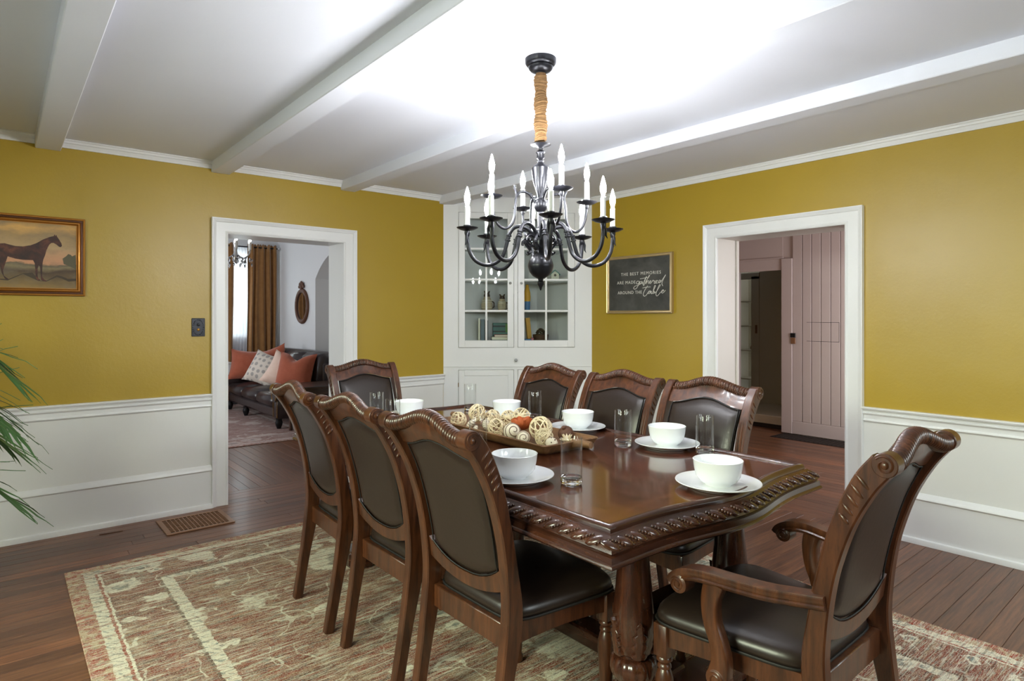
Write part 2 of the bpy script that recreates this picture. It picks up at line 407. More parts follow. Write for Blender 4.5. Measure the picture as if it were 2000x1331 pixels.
class MB:
    def __init__(s): s.v = []; s.f = []; s.M = Matrix.Identity(4)
    def add(s, vs, fs):
        o = len(s.v)
        s.v += [s.M @ Vector(q) for q in vs]
        s.f += [tuple(o + i for i in f) for f in fs]
        return s
    def box(s, x0, x1, y0, y1, z0, z1, c=0.0):
        if x0 > x1: x0, x1 = x1, x0
        if y0 > y1: y0, y1 = y1, y0
        if z0 > z1: z0, z1 = z1, z0
        if c <= 0:
            vs = [(x, y, z) for x in (x0, x1) for y in (y0, y1) for z in (z0, z1)]
            return s.add(vs, [(0, 1, 3, 2), (4, 6, 7, 5), (0, 4, 5, 1), (2, 3, 7, 6), (0, 2, 6, 4), (1, 5, 7, 3)])
        c = min(c, (x1 - x0) * .45, (y1 - y0) * .45, (z1 - z0) * .45)
        vs = []; idx = {}
        for i, x in enumerate((x0, x1)):
            for j, y in enumerate((y0, y1)):
                for k, z in enumerate((z0, z1)):
                    dx = c if i == 0 else -c; dy = c if j == 0 else -c; dz = c if k == 0 else -c
                    idx[i, j, k] = len(vs)
                    vs += [(x, y + dy, z + dz), (x + dx, y, z + dz), (x + dx, y + dy, z)]
        fs = []
        I = lambda i, j, k, a: idx[i, j, k] + a
        for i in (0, 1): fs.append((I(i, 0, 0, 0), I(i, 1, 0, 0), I(i, 1, 1, 0), I(i, 0, 1, 0)))
        for j in (0, 1): fs.append((I(0, j, 0, 1), I(1, j, 0, 1), I(1, j, 1, 1), I(0, j, 1, 1)))
        for k in (0, 1): fs.append((I(0, 0, k, 2), I(1, 0, k, 2), I(1, 1, k, 2), I(0, 1, k, 2)))
        for i in (0, 1):
            for j in (0, 1): fs.append((I(i, j, 0, 0), I(i, j, 1, 0), I(i, j, 1, 1), I(i, j, 0, 1)))
            for k in (0, 1): fs.append((I(i, 0, k, 0), I(i, 1, k, 0), I(i, 1, k, 2), I(i, 0, k, 2)))
        for j in (0, 1):
            for k in (0, 1): fs.append((I(0, j, k, 1), I(1, j, k, 1), I(1, j, k, 2), I(0, j, k, 2)))
        for i in (0, 1):
            for j in (0, 1):
                for k in (0, 1): fs.append((I(i, j, k, 0), I(i, j, k, 1), I(i, j, k, 2)))
        return s.add(vs, fs)
    def rings(s, rings, closed=True, cap0=True, cap1=True):
        n = len(rings[0]); vs = [p for r in rings for p in r]; fs = []
        m = n if closed else n - 1
        for a in range(len(rings) - 1):
            for b in range(m):
                c = (b + 1) % n
                fs.append((a * n + b, a * n + c, (a + 1) * n + c, (a + 1) * n + b))
        if closed and cap0: fs.append(tuple(range(n)))
        if closed and cap1: fs.append(tuple((len(rings) - 1) * n + i for i in range(n)))
        return s.add(vs, fs)
    def lathe(s, prof, n=24, c=(0, 0, 0), cap0=True, cap1=True):
        R = []
        for r, z in prof:
            R.append([(c[0] + r * math.cos(2 * PI * k / n), c[1] + r * math.sin(2 * PI * k / n), c[2] + z) for k in range(n)])
        return s.rings(R, True, cap0, cap1)
    def tube(s, pts, r, n=8, closed=False, caps=True):
        P = [Vector(p) for p in pts]; m = len(P); R = []
        up = None
        for i, p in enumerate(P):
            if closed: t = P[(i + 1) % m] - P[i - 1]
            else: t = P[min(i + 1, m - 1)] - P[max(i - 1, 0)]
            t = t.normalized() if t.length > 1e-9 else Vector((0, 0, 1))
            if up is None:
                up = Vector((0, 0, 1)) if abs(t.z) < 0.9 else Vector((1, 0, 0))
            a = t.cross(up)
            if a.length < 1e-6: a = t.orthogonal()
            a.normalize(); b = t.cross(a); up = a.cross(t)
            rr = r[i] if isinstance(r, (list, tuple)) else r
            R.append([p + a * (rr * math.cos(2 * PI * k / n)) + b * (rr * math.sin(2 * PI * k / n)) for k in range(n)])
        if closed: R.append(R[0]); return s.rings(R, True, False, False)
        return s.rings(R, True, caps, caps)
    def sweep(s, pts, side, secs):
        """pts path, side fixed vector, secs: list (or one) of [(a,b)] : a along side, b along side x tangent"""
        P = [Vector(p) for p in pts]; S = Vector(side).normalized(); R = []
        for i, p in enumerate(P):
            t = (P[min(i + 1, len(P) - 1)] - P[max(i - 1, 0)]).normalized()
            nn = S.cross(t).normalized()
            sec = secs[i] if isinstance(secs[0], list) else secs
            R.append([p + S * a + nn * b for a, b in sec])
        return s.rings(R)
    def prism(s, poly, axis, a, b):
        """poly 2D in the two other axes (cyclic order), extruded along axis from a to b"""
        def mk(q, t):
            if axis == 'x': return (t, q[0], q[1])
            if axis == 'y': return (q[0], t, q[1])
            return (q[0], q[1], t)
        return s.rings([[mk(q, a) for q in poly], [mk(q, b) for q in poly]])
    def grid(s, fn, nu, nv, flip=False):
        vs = [fn(i / nu, j / nv) for i in range(nu + 1) for j in range(nv + 1)]
        fs = [(i * (nv + 1) + j, (i + 1) * (nv + 1) + j, (i + 1) * (nv + 1) + j + 1, i * (nv + 1) + j + 1) for i in range(nu) for j in range(nv)]
        return s.add(vs, fs)
    def ball(s, c, r, n=10, m=7, sq=(1, 1, 1), rot=None):
        R = []
        for j in range(m + 1):
            ph = PI * j / m
            rr = max(math.sin(ph), 1e-3)
            ring = []
            for k in range(n):
                q = Vector((r * sq[0] * rr * math.cos(2 * PI * k / n), r * sq[1] * rr * math.sin(2 * PI * k / n), r * sq[2] * math.cos(ph)))
                if rot is not None: q = rot @ q
                ring.append(Vector(c) + q)
            R.append(ring)
        return s.rings(R)
    def build(s, name, mat, parent=None, smooth=35, loc=None, recalc=True):
        me = bpy.data.meshes.new(name)
        me.from_pydata([tuple(q) for q in s.v], [], s.f)
        if recalc:
            bm = bmesh.new(); bm.from_mesh(me)
            bmesh.ops.recalc_face_normals(bm, faces=bm.faces)
            bm.to_mesh(me); bm.free()
        if smooth:
            me.shade_smooth()
            me.set_sharp_from_angle(angle=math.radians(smooth))
        me.materials.append(mat)
        return link(name, me, parent, loc)

def link(name, me, parent=None, loc=None):
    o = bpy.data.objects.new(name, me); COL.objects.link(o)
    if parent: o.parent = parent
    if loc: o.location = loc
    return o
def tag(o, label=None, cat=None, group=None, kind=None):
    if label: o['label'] = label
    if cat: o['category'] = cat
    if group: o['group'] = group
    if kind: o['kind'] = kind
    return o
def thing(name, label, cat, loc=(0, 0, 0), rotz=0.0, group=None, kind=None):
    o = bpy.data.objects.new(name, None); COL.objects.link(o)
    o.empty_display_size = 0.1
    o.location = loc; o.rotation_euler = (0, 0, rotz)
    return tag(o, label, cat, group, kind)
def struct(o, label=None):
    return tag(o, label, None, None, 'structure')
def dup(root, loc, rotz, label, group=None):
    r = root.copy(); COL.objects.link(r); r.location = loc; r.rotation_euler = (0, 0, rotz)
    r['label'] = label
    if group: r['group'] = group
    for ch in list(root.children):
        c = ch.copy(); COL.objects.link(c); c.parent = r
        for g in list(ch.children):
            d = g.copy(); COL.objects.link(d); d.parent = c
    return r
def crect(hx, hy, c):
    return [(-hx + c, -hy), (hx - c, -hy), (hx, -hy + c), (hx, hy - c), (hx - c, hy), (-hx + c, hy), (-hx, hy - c), (-hx, -hy + c)]
# ------------------------------------------------------------ the dining room shell
XL, XR, YF, YB, ZC = -0.90, 4.23, -1.30, 4.74, 2.455
TB, TR = 0.285, 0.308            # wall thicknesses (back, right)
DX0, DX1 = 1.265, 2.155          # doorway in the back wall
DY0, DY1 = 1.690, 2.625          # doorway in the right wall
DZ = 1.955

w = MB()
w.box(XL - 0.2, DX0 - 0.01, YB, YB + TB, -0.01, 2.7); w.box(DX0 - 0.01, DX1 + 0.01, YB, YB + TB, DZ + 0.01, 2.7); w.box(DX1 + 0.01, XR + TR, YB, YB + TB, -0.01, 2.7)
wall_back = struct(w.build('wall_back', M['wall'], smooth=0))
w = MB()
w.box(XR, XR + TR, YF - 0.2, DY0 - 0.01, -0.01, 2.7); w.box(XR, XR + TR, DY0 - 0.01, DY1 + 0.01, DZ + 0.01, 2.7); w.box(XR, XR + TR, DY1 + 0.01, YB, -0.01, 2.7)
wall_right = struct(w.build('wall_right', M['wall'], smooth=0))
LW = [(0.55, 1.55), (2.35, 3.35)]
w = MB(); y = YF - 0.2
for a, b in LW:
    w.box(XL - 0.2, XL, y, a, -0.01, 2.7); w.box(XL - 0.2, XL, a, b, -0.01, 0.75); w.box(XL - 0.2, XL, a, b, 2.10, 2.7); y = b
w.box(XL - 0.2, XL, y, YB, -0.01, 2.7)
wall_left = struct(w.build('wall_left', M['wall'], smooth=0))
FW = [(1.30, 2.40), (2.90, 3.95)]
w = MB(); x = XL
for a, b in FW:
    w.box(x, a, YF - 0.2, YF, -0.01, 2.7); w.box(a, b, YF - 0.2, YF, -0.01, 0.75); w.box(a, b, YF - 0.2, YF, 2.10, 2.7); x = b
w.box(x, XR, YF - 0.2, YF, -0.01, 2.7)
wall_front = struct(w.build('wall_front', M['wall'], smooth=0))

ceiling = struct(MB().box(XL, XR, YF, YB, ZC, ZC + 0.2).build('ceiling', M['ceil'], smooth=0))
for x0, x1, zb in ((-0.80, -0.672, 2.38), (0.168, 0.296, 2.381), (1.160, 1.285, 2.381), (2.132, 2.256, 2.381), (3.080, 3.205, 2.381)):
    MB().box(x0, x1, YF + 0.001, YB - 0.001, zb, ZC + 0.01, 0.004).build('beam', M['ceil'], ceiling, smooth=0)

# windows behind the camera and to its left (they let the daylight in)
def sash_window(k, axis, a, b, z0, z1, at, out):
    root = thing('window_%d' % k, None, None, (0, 0, 0), 0, None, 'structure')
    def bx(m, p0, p1, q0, q1, d0, d1):
        if axis == 'y': m.box(at + out * d0, at + out * d1, p0, p1, q0, q1, 0.003)
        else: m.box(p0, p1, at + out * d0, at + out * d1, q0, q1, 0.003)
    zm = (z0 + z1) / 2
    f = MB()
    for (p0, p1, q0, q1) in ((a, a + 0.03, z0, z1), (b - 0.03, b, z0, z1), (a, b, z0, z0 + 0.03), (a, b, z1 - 0.03, z1)): bx(f, p0, p1, q0, q1, 0.02, 0.18)
    f.build('window_frame', M['white'], root)
    for q0, q1, d in ((z0 + 0.03, zm + 0.02, 0.06), (zm - 0.02, z1 - 0.03, 0.105)):
        m = MB()
        for (p0, p1, r0, r1) in ((a + 0.03, a + 0.075, q0, q1), (b - 0.075, b - 0.03, q0, q1), (a + 0.03, b - 0.03, q0, q0 + 0.04), (a + 0.03, b - 0.03, q1 - 0.04, q1)): bx(m, p0, p1, r0, r1, d, d + 0.04)
        sa = m.build('sash', M['white'], root)
        g = MB(); bx(g, a + 0.075, b - 0.075, q0 + 0.04, q1 - 0.04, d + 0.018, d + 0.022)
        g.build('pane', M['pane'], sa)
    c = MB()
    for (p0, p1, q0, q1) in ((a - 0.10, a, z0 - 0.1, z1 + 0.1), (b, b + 0.10, z0 - 0.1, z1 + 0.1), (a, b, z1, z1 + 0.1)): bx(c, p0, p1, q0, q1, -0.022, 0.0)
    bx(c, a - 0.12, b + 0.12, z0 - 0.03, z0, -0.05, 0.03)
    c.build('casing', M['white'], root)
    return root
k = 2
for a, b in LW: sash_window(k, 'y', a, b, 0.75, 2.10, XL, -1); k += 1
for a, b in FW: sash_window(k, 'x', a, b, 0.75, 2.10, YF, -1); k += 1

# running mouldings: profile (distance from wall, z)
def run(name, side, a, b, prof, mat='white'):
    m = MB()
    def P(d, z, t):
        if side == 'back': return (t, YB - d, z)
        if side == 'right': return (XR - d, t, z)
        if side == 'left': return (XL + d, t, z)
        return (t, YF + d, z)
    m.rings([[P(d, z, a) for d, z in prof], [P(d, z, b) for d, z in prof]])
    return struct(m.build(name, M[mat], None, smooth=25))
CR = [(0, 2.405), (0.012, 2.405), (0.016, 2.417), (0.021, 2.424), (0.023, 2.430), (0.030, 2.433), (0.034, 2.444), (0.042, 2.450), (0.042, 2.4551), (0, 2.4551)]
RAIL = [(0, 0), (0.036, 0), (0.040, -0.006), (0.036, -0.015), (0.022, -0.019), (0.019, -0.030), (0.026, -0.034), (0.026, -0.041), (0.016, -0.047), (0.012, -0.052), (0.012, -0.074), (0.017, -0.078), (0.019, -0.086), (0.012, -0.094), (0.004, -0.098), (0, -0.098)]
BASE = [(0, 0.302), (0.008, 0.302), (0.020, 0.292), (0.030, 0.277), (0.032, 0.268), (0.024, 0.260), (0.021, 0.258), (0.021, 0.034), (0.036, 0.030), (0.040, 0.016), (0.040, 0), (0, 0)]
def rail(top): return [(d, z + top) for d, z in RAIL]
run('trim_1', 'back', XL, 3.16, CR); run('trim_2', 'right', YF, 3.9, CR); run('trim_3', 'left', YF, YB, CR)
run('trim_4', 'back', XL, 1.16, rail(0.808)); run('trim_5', 'back', 2.26, 3.125, rail(0.833))
run('trim_6', 'right', YF, 1.59, rail(0.784)); run('trim_7', 'right', 2.73, 3.925, rail(0.80))
run('trim_8', 'left', YF, 0.45, rail(0.80)); run('trim_9', 'left', 3.45, YB, rail(0.80))
run('baseboard_back', 'back', XL, 1.16, BASE); run('baseboard_back', 'back', 2.26, 3.12, BASE)
run('baseboard_right', 'right', YF, 1.59, BASE); run('baseboard_right', 'right', 2.73, 3.92, BASE)
run('baseboard_left', 'left', YF, YB, BASE)
def slab(name, side, a, b, z0, z1): return run(name, side, a, b, [(0, z0), (0.005, z0), (0.005, z1), (0, z1)], 'wains')
slab('trim_10', 'back', XL, 1.16, 0.0, 0.80); slab('trim_11', 'back', 2.26, 3.12, 0.0, 0.825)
slab('trim_12', 'right', YF, 1.59, 0.0, 0.776); slab('trim_13', 'right', 2.73, 3.92, 0.0, 0.79)
slab('trim_14', 'left', YF, YB, 0.0, 0.70)

# door casings (mitred) and jambs
def casing_frame(m, side, a, b, ztop, prof):
    """prof: list of (offset outward from the opening edge, proud)"""
    R = []
    for (pos) in range(4):
        ring = []
        for off, pr in prof:
            t = a - off if pos in (0, 1) else b + off
            z = 0.0 if pos in (0, 3) else ztop + off
            ring.append((t, YB - pr, z) if side == 'back' else (XR - pr, t, z))
        R.append(ring)
    m.rings(R)
CAS = [(-0.004, 0), (-0.004, 0.020), (0.004, 0.024), (0.012, 0.020), (0.016, 0.018), (0.076, 0.018), (0.080, 0.026), (0.092, 0.030), (0.100, 0.036), (0.106, 0.036), (0.106, 0)]
d1 = thing('door_1', 'white cased open doorway in the left wall leading to the sitting room', None, kind='structure')
m = MB(); casing_frame(m, 'back', DX0, DX1, DZ, CAS); m.build('casing', M['white'], d1, 25)
m = MB(); m.box(DX0 - 0.012, DX0, YB, YB + TB, 0, DZ); m.box(DX1, DX1 + 0.012, YB, YB + TB, 0, DZ); m.box(DX0 - 0.012, DX1 + 0.012, YB, YB + TB, DZ, DZ + 0.012)
m.build('jamb', M['white'], d1, 0)
d2 = thing('door_2', 'white cased open doorway in the right wall leading to the hall', None, kind='structure')
m = MB(); casing_frame(m, 'right', DY0, DY1, DZ, CAS); m.build('casing', M['white'], d2, 25)
m = MB(); m.box(XR, XR + TR, DY0 - 0.012, DY0, 0, DZ); m.box(XR, XR + TR, DY1, DY1 + 0.012, 0, DZ); m.box(XR, XR + TR, DY0 - 0.012, DY1 + 0.012, DZ, DZ + 0.012)
m.build('jamb', M['jamb2'], d2, 0)
m = MB(); m.box(XR + TR - 0.05, XR + TR - 0.02, DY1 - 0.012, DY1, 0, DZ, 0.002); m.box(XR + TR - 0.05, XR + TR - 0.02, DY0, DY0 + 0.012, 0, DZ, 0.002)
m.build('door_stop', M['jamb2'], d2, 0)

# ------------------------------------------------------------ floors: every board is a piece
sub = MB()
sub.box(XL - 0.2, 8.6, YF - 0.2, 5.2, -0.06, -0.010)
sub.box(-1.2, 3.9, 5.2, 10.4, -0.06, -0.010)
floor = struct(sub.build('floor', M['sub'], smooth=0))
def board(x0, x1, y0, y1, along):
    L = (x1 - x0) if along == 'x' else (y1 - y0); W = (y1 - y0) if along == 'x' else (x1 - x0)
    m = MB(); g = 0.0008
    m.box(-L / 2 + g, L / 2 - g, -W / 2 + g, W / 2 - g, -0.010, random.uniform(-0.0006, 0.0), 0.0014)
    o = m.build('plank', M['floor'], floor, smooth=0)
    o.location = ((x0 + x1) / 2, (y0 + y1) / 2, 0)
    if along == 'y': o.rotation_euler = (0, 0, R90)
PW = 0.0815
RUGX0, RUGX1, RUGY0, RUGY1 = 0.262, 3.134, 0.32, 3.985
rr = random.Random(11)
def row(y0, y1, xa, xb):
    x = xa
    while x < xb - 1e-6:
        n = x + rr.uniform(1.1, 2.6)
        if xb - n < 0.5: n = xb
        board(x, n, y0, y1, 'x'); x = n
y = 4.735
while y > 0.30:
    y0 = y - PW
    if y0 > RUGY1 - 0.02: row(y0, y, -0.55 if y < 4.6 else -0.3, XR)
    else:
        if y0 > 2.5: board(-0.3, RUGX0 + 0.12, y0, y, 'x')
        row(y0, y, RUGX1 - 0.12, XR)
    y = y0
# doorway thresholds, sitting room boards and hall boards run the other way
yy = YB - 0.005
for wdt in (0.095, 0.075, 0.075, 0.07): board(DX0, DX1, yy, yy + wdt, 'x'); yy += wdt
x = 0.95
while x < 2.95:
    board(x, x + PW, yy, 6.95, 'y'); x += PW
x = XR
while x < 4.6: board(x, x + PW, DY0 - (0.05 if x > 4.5 else 0), DY1 + (0.05 if x > 4.5 else 0), 'y'); x += PW
while x < 7.25:
    s = rr.uniform(2.2, 3.2)
    board(x, x + PW, 1.6, s, 'y'); board(x, x + PW, s, 4.3, 'y'); x += PW

# ------------------------------------------------------------ sitting room seen through the left doorway
SX, SY, SZ = 3.50, 10.20, 2.75
m = MB(); ya, yb, zs = 6.95, 8.63, 1.90
poly = [(5.0, 0), (ya, 0), (ya, zs)]
hs, rise = (yb - ya) / 2, 0.37
rad_ = (hs * hs + rise * rise) / (2 * rise)
for i in range(1, 24):
    q = -hs + 2 * hs * i / 24
    poly.append(((ya + yb) / 2 + q, zs + math.sqrt(rad_ * rad_ - q * q) - (rad_ - rise)))
poly += [(yb, zs), (yb, 0), (SY, 0), (SY, SZ), (5.0, SZ)]
m.prism(poly, 'x', SX, SX + 0.30)
struct(m.build('wall_sitting_right', M['sitting'], smooth=20))
struct(MB().box(SX + 0.30, SX + 0.4, 5.0, SY, 0, SZ).build('wall_arch_recess', M['grey'], smooth=0))
WX0, WX1, WZ0, WZ1 = 2.25, 3.12, 1.06, 2.40
m = MB(); m.box(-1.2, WX0, SY, SY + 0.2, 0, SZ); m.box(WX1, SX + 0.4, SY, SY + 0.2, 0, SZ); m.box(WX0, WX1, SY, SY + 0.2, 0, WZ0); m.box(WX0, WX1, SY, SY + 0.2, WZ1, SZ)
struct(m.build('wall_sitting_end', M['sitting'], smooth=0))
m = MB(); m.box(-1.2, -1.0, 5.0, 6.7, 0, SZ); m.box(-1.2, -1.0, 8.5, SY, 0, SZ); m.box(-1.2, -1.0, 6.7, 8.5, 0, 0.75); m.box(-1.2, -1.0, 6.7, 8.5, 2.3, SZ)
struct(m.build('wall_sitting_left', M['sitting'], smooth=0))
struct(MB().box(-1.2, SX + 0.4, YB + TB, SY + 0.2, SZ, SZ + 0.1).build('ceiling', M['ceil'], smooth=0))
m = MB(); m.box(XR + TR, 8.6, 0.6, 4.7, 2.33, 2.43)
struct(m.build('ceiling', M['hall'], smooth=0))
wn = thing('window_1', 'sunlit sash window behind the sheer curtain in the sitting room', None, kind='structure')
f = MB()
for q in ((WX0, WX0 + 0.05, WZ0, WZ1), (WX1 - 0.05, WX1, WZ0, WZ1), (WX0, WX1, WZ0, WZ0 + 0.05), (WX0, WX1, WZ1 - 0.05, WZ1), (WX0, WX1, 1.56, 1.61)):
    f.box(q[0], q[1], SY + 0.05, SY + 0.10, q[2], q[3], 0.003)
f.box(WX0 - 0.05, WX1 + 0.05, SY - 0.03, SY + 0.05, WZ0 - 0.03, WZ0, 0.004)
f.build('sash', M['white'], wn)
for z0, z1 in ((WZ0 + 0.05, 1.56), (1.61, WZ1 - 0.05)): MB().box(WX0 + 0.05, WX1 - 0.05, SY + 0.07, SY + 0.075, z0, z1).build('pane', M['pane'], wn, 0)
run_y = MB(); run_y.rings([[(SX - d, t, z) for d, z in BASE] for t in (yb, SY)])
struct(run_y.build('baseboard_sitting', M['white'], smooth=25))
# a lawn and hedge outside, seen faintly through the window
struct(MB().box(-6, 12, 10.8, 20, -0.5, -0.4).build('lawn', M['grass'], smooth=0))
hd = thing('hedge', None, None, (3.2, 13.2, -0.4), 0, None, 'structure')
m = MB(); rh = random.Random(3)
for i in range(60):
    m.ball((rh.uniform(-2.2, 2.2), rh.uniform(-.4, .4), rh.uniform(0.1, 1.9)), rh.uniform(0.25, 0.5), 8, 5)
m.build('foliage', M['hedge'], hd)

# ------------------------------------------------------------ hall seen through the right doorway
HX = 7.03
m = MB()
m.box(HX, HX + 0.10, 3.515, 4.10, 2.03, 2.34)           # above the opening
m.box(HX, HX + 0.10, 4.10, 4.75, 0, 2.34)
m.box(HX + 0.005, HX + 0.10, 0.6, 3.515, 0, 2.34)
struct(m.build('wall_hall_end', M['hall'], smooth=0))
struct(MB().box(XR + TR, HX, 4.6, 4.7, 0, 2.34).build('wall_hall_left', M['hall'], smooth=0))
hh = thing('trim_15', None, None, kind='structure')
m = MB(); m.box(HX - 0.016, HX, 3.515, 4.25, 1.90, 2.035, 0.003); m.box(HX - 0.020, HX, 3.50, 4.25, 2.035, 2.05, 0.003)
m.build('header', M['hall'], hh, 0)
d3 = thing('door_3', 'closed painted vertical-board door in the hall with a dark latch', None, (HX, 0, 0), kind='structure')
ys = [2.20, 2.30, 2.41, 2.52, 2.63, 2.755, 2.865, 2.967, 3.072, 3.175, 3.278]
for a, b in zip(ys[:-1], ys[1:]):
    MB().box(-0.020, 0.0, a + 0.0035, b - 0.0035, 0.16, 2.29, 0.003).build('plank', M['hall'], d3, 0)
MB().box(-0.018, 0.0, 3.282, 3.388, 0.16, 2.29, 0.003).build('plank', M['hall'], d3, 0)
MB().box(-0.034, 0.0, 3.390, 3.515, 0.012, 2.03, 0.004).build('stile', M['hall'], d3, 0)
MB().box(-0.026, 0.0, 2.20, 3.389, 0.012, 0.158, 0.004).build('bottom_rail', M['hall'], d3, 0)
m = MB()
for q in ((2.875, 3.228, 1.290, 1.294), (2.875, 3.228, 1.078, 1.082), (2.875, 2.879, 1.082, 1.290)): m.box(-0.0206, -0.0196, q[0], q[1], q[2], q[3])
m.build('hatch_seam', M['black'], d3, 0)
lt = MB().box(-0.044, -0.034, 3.345, 3.40, 1.045, 1.115, 0.003).build('latch_plate', M['brownmetal'], d3, 0)
MB().box(-0.046, -0.034, 3.345, 3.405, 1.118, 1.168, 0.003).build('latch', M['black'], d3, 0)
# closet behind the opening
BX = 8.23
struct(MB().box(BX, BX + 0.1, 3.0, 4.45, 0, 2.34).build('wall_closet', M['hall2'], smooth=0))
m = MB(); m.box(HX + 0.10, BX, 4.76, 4.86, 0, 2.34); m.box(BX, BX + 0.5, 4.85, 4.95, 0, 2.34); m.box(BX + 0.42, BX + 0.5, 4.2, 4.95, 0, 2.34); m.box(HX + .1, BX + .1, 3.0, 3.1, 0, 2.34)
struct(m.build('wall_closet_side', M['hall2'], smooth=0))
cs = thing('closet_shelves', 'dim white closet shelves seen through the hall opening', 'shelves', (BX, 0, 0))
for z in (0.45, 0.86, 1.21, 1.565): MB().box(0.06, 0.40, 4.50, 4.83, z, z + 0.02, 0.003).build('shelf', M['hall2'], cs, 0)
m = MB(); m.box(-0.01, 0.04, 4.45, 4.57, 0, 1.93, 0.003); m.box(-0.01, 0.04, 4.45, 4.85, 1.89, 1.98, 0.003)
m.build('shelf_frame', M['hall2'], cs, 0)
tag(MB().box(BX - 0.012, BX, 4.475, 4.51, 1.12, 1.24, 0.003).build('keyhole_plate', M['brownmetal'], None, 0), 'small brown keyhole plate on the cream closet wall beyond the hall', 'plate')
tag(MB().lathe([(0.0, 0), (0.03, 0.002), (0.034, 0.03), (0.02, 0.07), (0.024, 0.085), (0.0, 0.09)], 14, (BX + 0.2, 4.66, 0.88)).build('closet_jar', M['brownmetal']), 'small dark jar on the lowest visible closet shelf', 'jar')
struct(MB().box(HX + 0.2, BX, 3.52, 4.75, -0.01, 0.15, 0.01).build('trim_16', M['hall2'], smooth=0))
struct(MB().box(HX + 0.18, HX + 0.2, 3.52, 4.75, 0.0, 0.05).build('baseboard_closet', M['sub'], smooth=0))
# ------------------------------------------------------------ dining chairs
PK = catmull([(0.0, 0.0, 0), (0.035, 0.20, 0), (0.066, 0.38, 0), (0.074, 0.47, 0), (0.066, 0.56, 0), (0.042, 0.70, 0), (0.004, 0.84, 0), (-0.045, 0.945, 0), (-0.088, 1.005, 0)], 10)
def yc(z):
    for a, b in zip(PK[:-1], PK[1:]):
        if a.y <= z <= b.y: return a.x + (b.x - a.x) * (z - a.y) / max(b.y - a.y, 1e-9)
    return PK[-1].x if z > PK[-1].y else PK[0].x
def bow(x, hw=0.19): return 0.5 * (1 + math.cos(PI * min(1.0, abs(x) / hw)))
HWI = 0.176                                   # half width between the posts at the top
def inner(z): return 0.166 + 0.014 * max(0, (z - 0.5)) / 0.5
def zb_panel(x): return 0.535 + 0.055 * (abs(x) / 0.18) ** 2.4
def zt_panel(x): return 0.930 + 0.036 * bow(x)
def back_post(m, sx):
    secs = []; pts = []
    for p in PK:
        z = p.y
        cx = sx * (0.205 + 0.014 * z)
        d = 0.020 + 0.010 * math.exp(-((z - 0.43) / 0.16) ** 2) + 0.009 * min(1, max(0, (z - 0.72) / 0.25))
        wd = 0.0185 + 0.002 * z
        pts.append((cx, p.x, z)); secs.append(crect(wd, d, 0.004))
    m.sweep(pts, (1, 0, 0), secs)
    # two reeds on the front face of the upper post
    for dx in (-0.008, 0.006):
        q = [(sx * (0.205 + 0.014 * z) + sx * dx, yc(z) + 0.0255, z - 0.004) for z in [0.56 + 0.02 * i for i in range(22)]]
        m.tube(q, 0.0042, 6)
def scroll(m, sx):
    cx = sx * 0.2195; cy, cz = -0.092, 1.002
    m.M = Matrix.Translation((cx, cy, cz)) @ Matrix.Rotation(R90, 4, 'Y')
    m.lathe([(0.0, -0.0215), (0.0265, -0.0215), (0.0285, -0.0195), (0.0285, 0.0195), (0.0265, 0.0215), (0.0, 0.0215)], 26)
    m.M = Matrix.Identity(4)
    ox = sx * (0.2195 + 0.0215)
    sp = []
    for i in range(34):
        a = i / 33 * 2 * PI * 1.8; r = 0.022 * (1 - i / 36)
        sp.append((ox, cy + r * math.cos(a + 0.6), cz + r * math.sin(a + 0.6)))
    m.tube(sp, 0.0026, 5)
    m.ball((ox, cy, cz), 0.009, 14, 9, (0.5, 1, 1))
    # carved acanthus lobes on the outer side of the post
    for i in range(5):
        z = 0.955 - i * 0.024
        rot = Matrix.Rotation(-0.75, 3, 'X')
        m.ball((sx * (0.2185 + 0.0175), yc(z) + 0.006 - 0.0015 * i, z), 1.0, 14, 9, (0.0062, 0.0065, 0.024 - 0.002 * i), rot)
def crest_board(m):
    nx = 24; vs = []
    R = []
    for i in range(nx + 1):
        x = -0.200 + 0.400 * i / nx
        zb = zt_panel(x) + 0.001; zt = 0.990 + 0.036 * bow(x)
        zm = (zb + zt) / 2
        R.append([(x, yc(zb) - 0.012, zb), (x, yc(zb) + 0.014, zb), (x, yc(zm) + 0.016, zm), (x, yc(min(zt, 1.0)) + 0.016, zt), (x, yc(min(zt, 1.0)) - 0.012, zt), (x, yc(zm) - 0.012, zm)])
    m.rings(R)
def rope_roll(m):
    n = 216; k = 14; R = []
    for i in range(n + 1):
        t = i / n; x = -0.198 + 0.396 * t
        z = 0.998 + 0.040 * bow(x); y = -0.092 + 0.012 * bow(x)
        ring = []
        for j in range(k):
            a = 2 * PI * j / k
            r = 0.0240 * (0.76 + 0.27 * abs(math.sin(a * 0.5 + t * PI * 32)) ** 0.8)
            ring.append((x, y + r * math.cos(a), z + r * math.sin(a)))
        R.append(ring)
    m.rings(R)
def bead_row(m):
    for i in range(42):
        x = -0.192 + 0.384 * i / 41
        z = 0.992 + 0.038 * bow(x)
        m.M = Matrix.Translation((x, yc(0.99) + 0.0165, z + 0.001)) @ Matrix.Rotation(0.45, 4, 'Y')
        m.ball((0, 0, 0), 1, 6, 4, (0.0040, 0.0065, 0.0105)); m.M = Matrix.Identity(4)
def lower_rail(m):
    R = []
    for i in range(17):
        x = -0.19 + 0.38 * i / 16
        zt = zb_panel(x) - 0.001; zb = 0.492 + 0.034 * (abs(x) / 0.18) ** 2
        R.append([(x, yc(zb) - 0.014, zb), (x, yc(zb) + 0.014, zb), (x, yc(zt) + 0.014, zt), (x, yc(zt) - 0.014, zt)])
    m.rings(R)
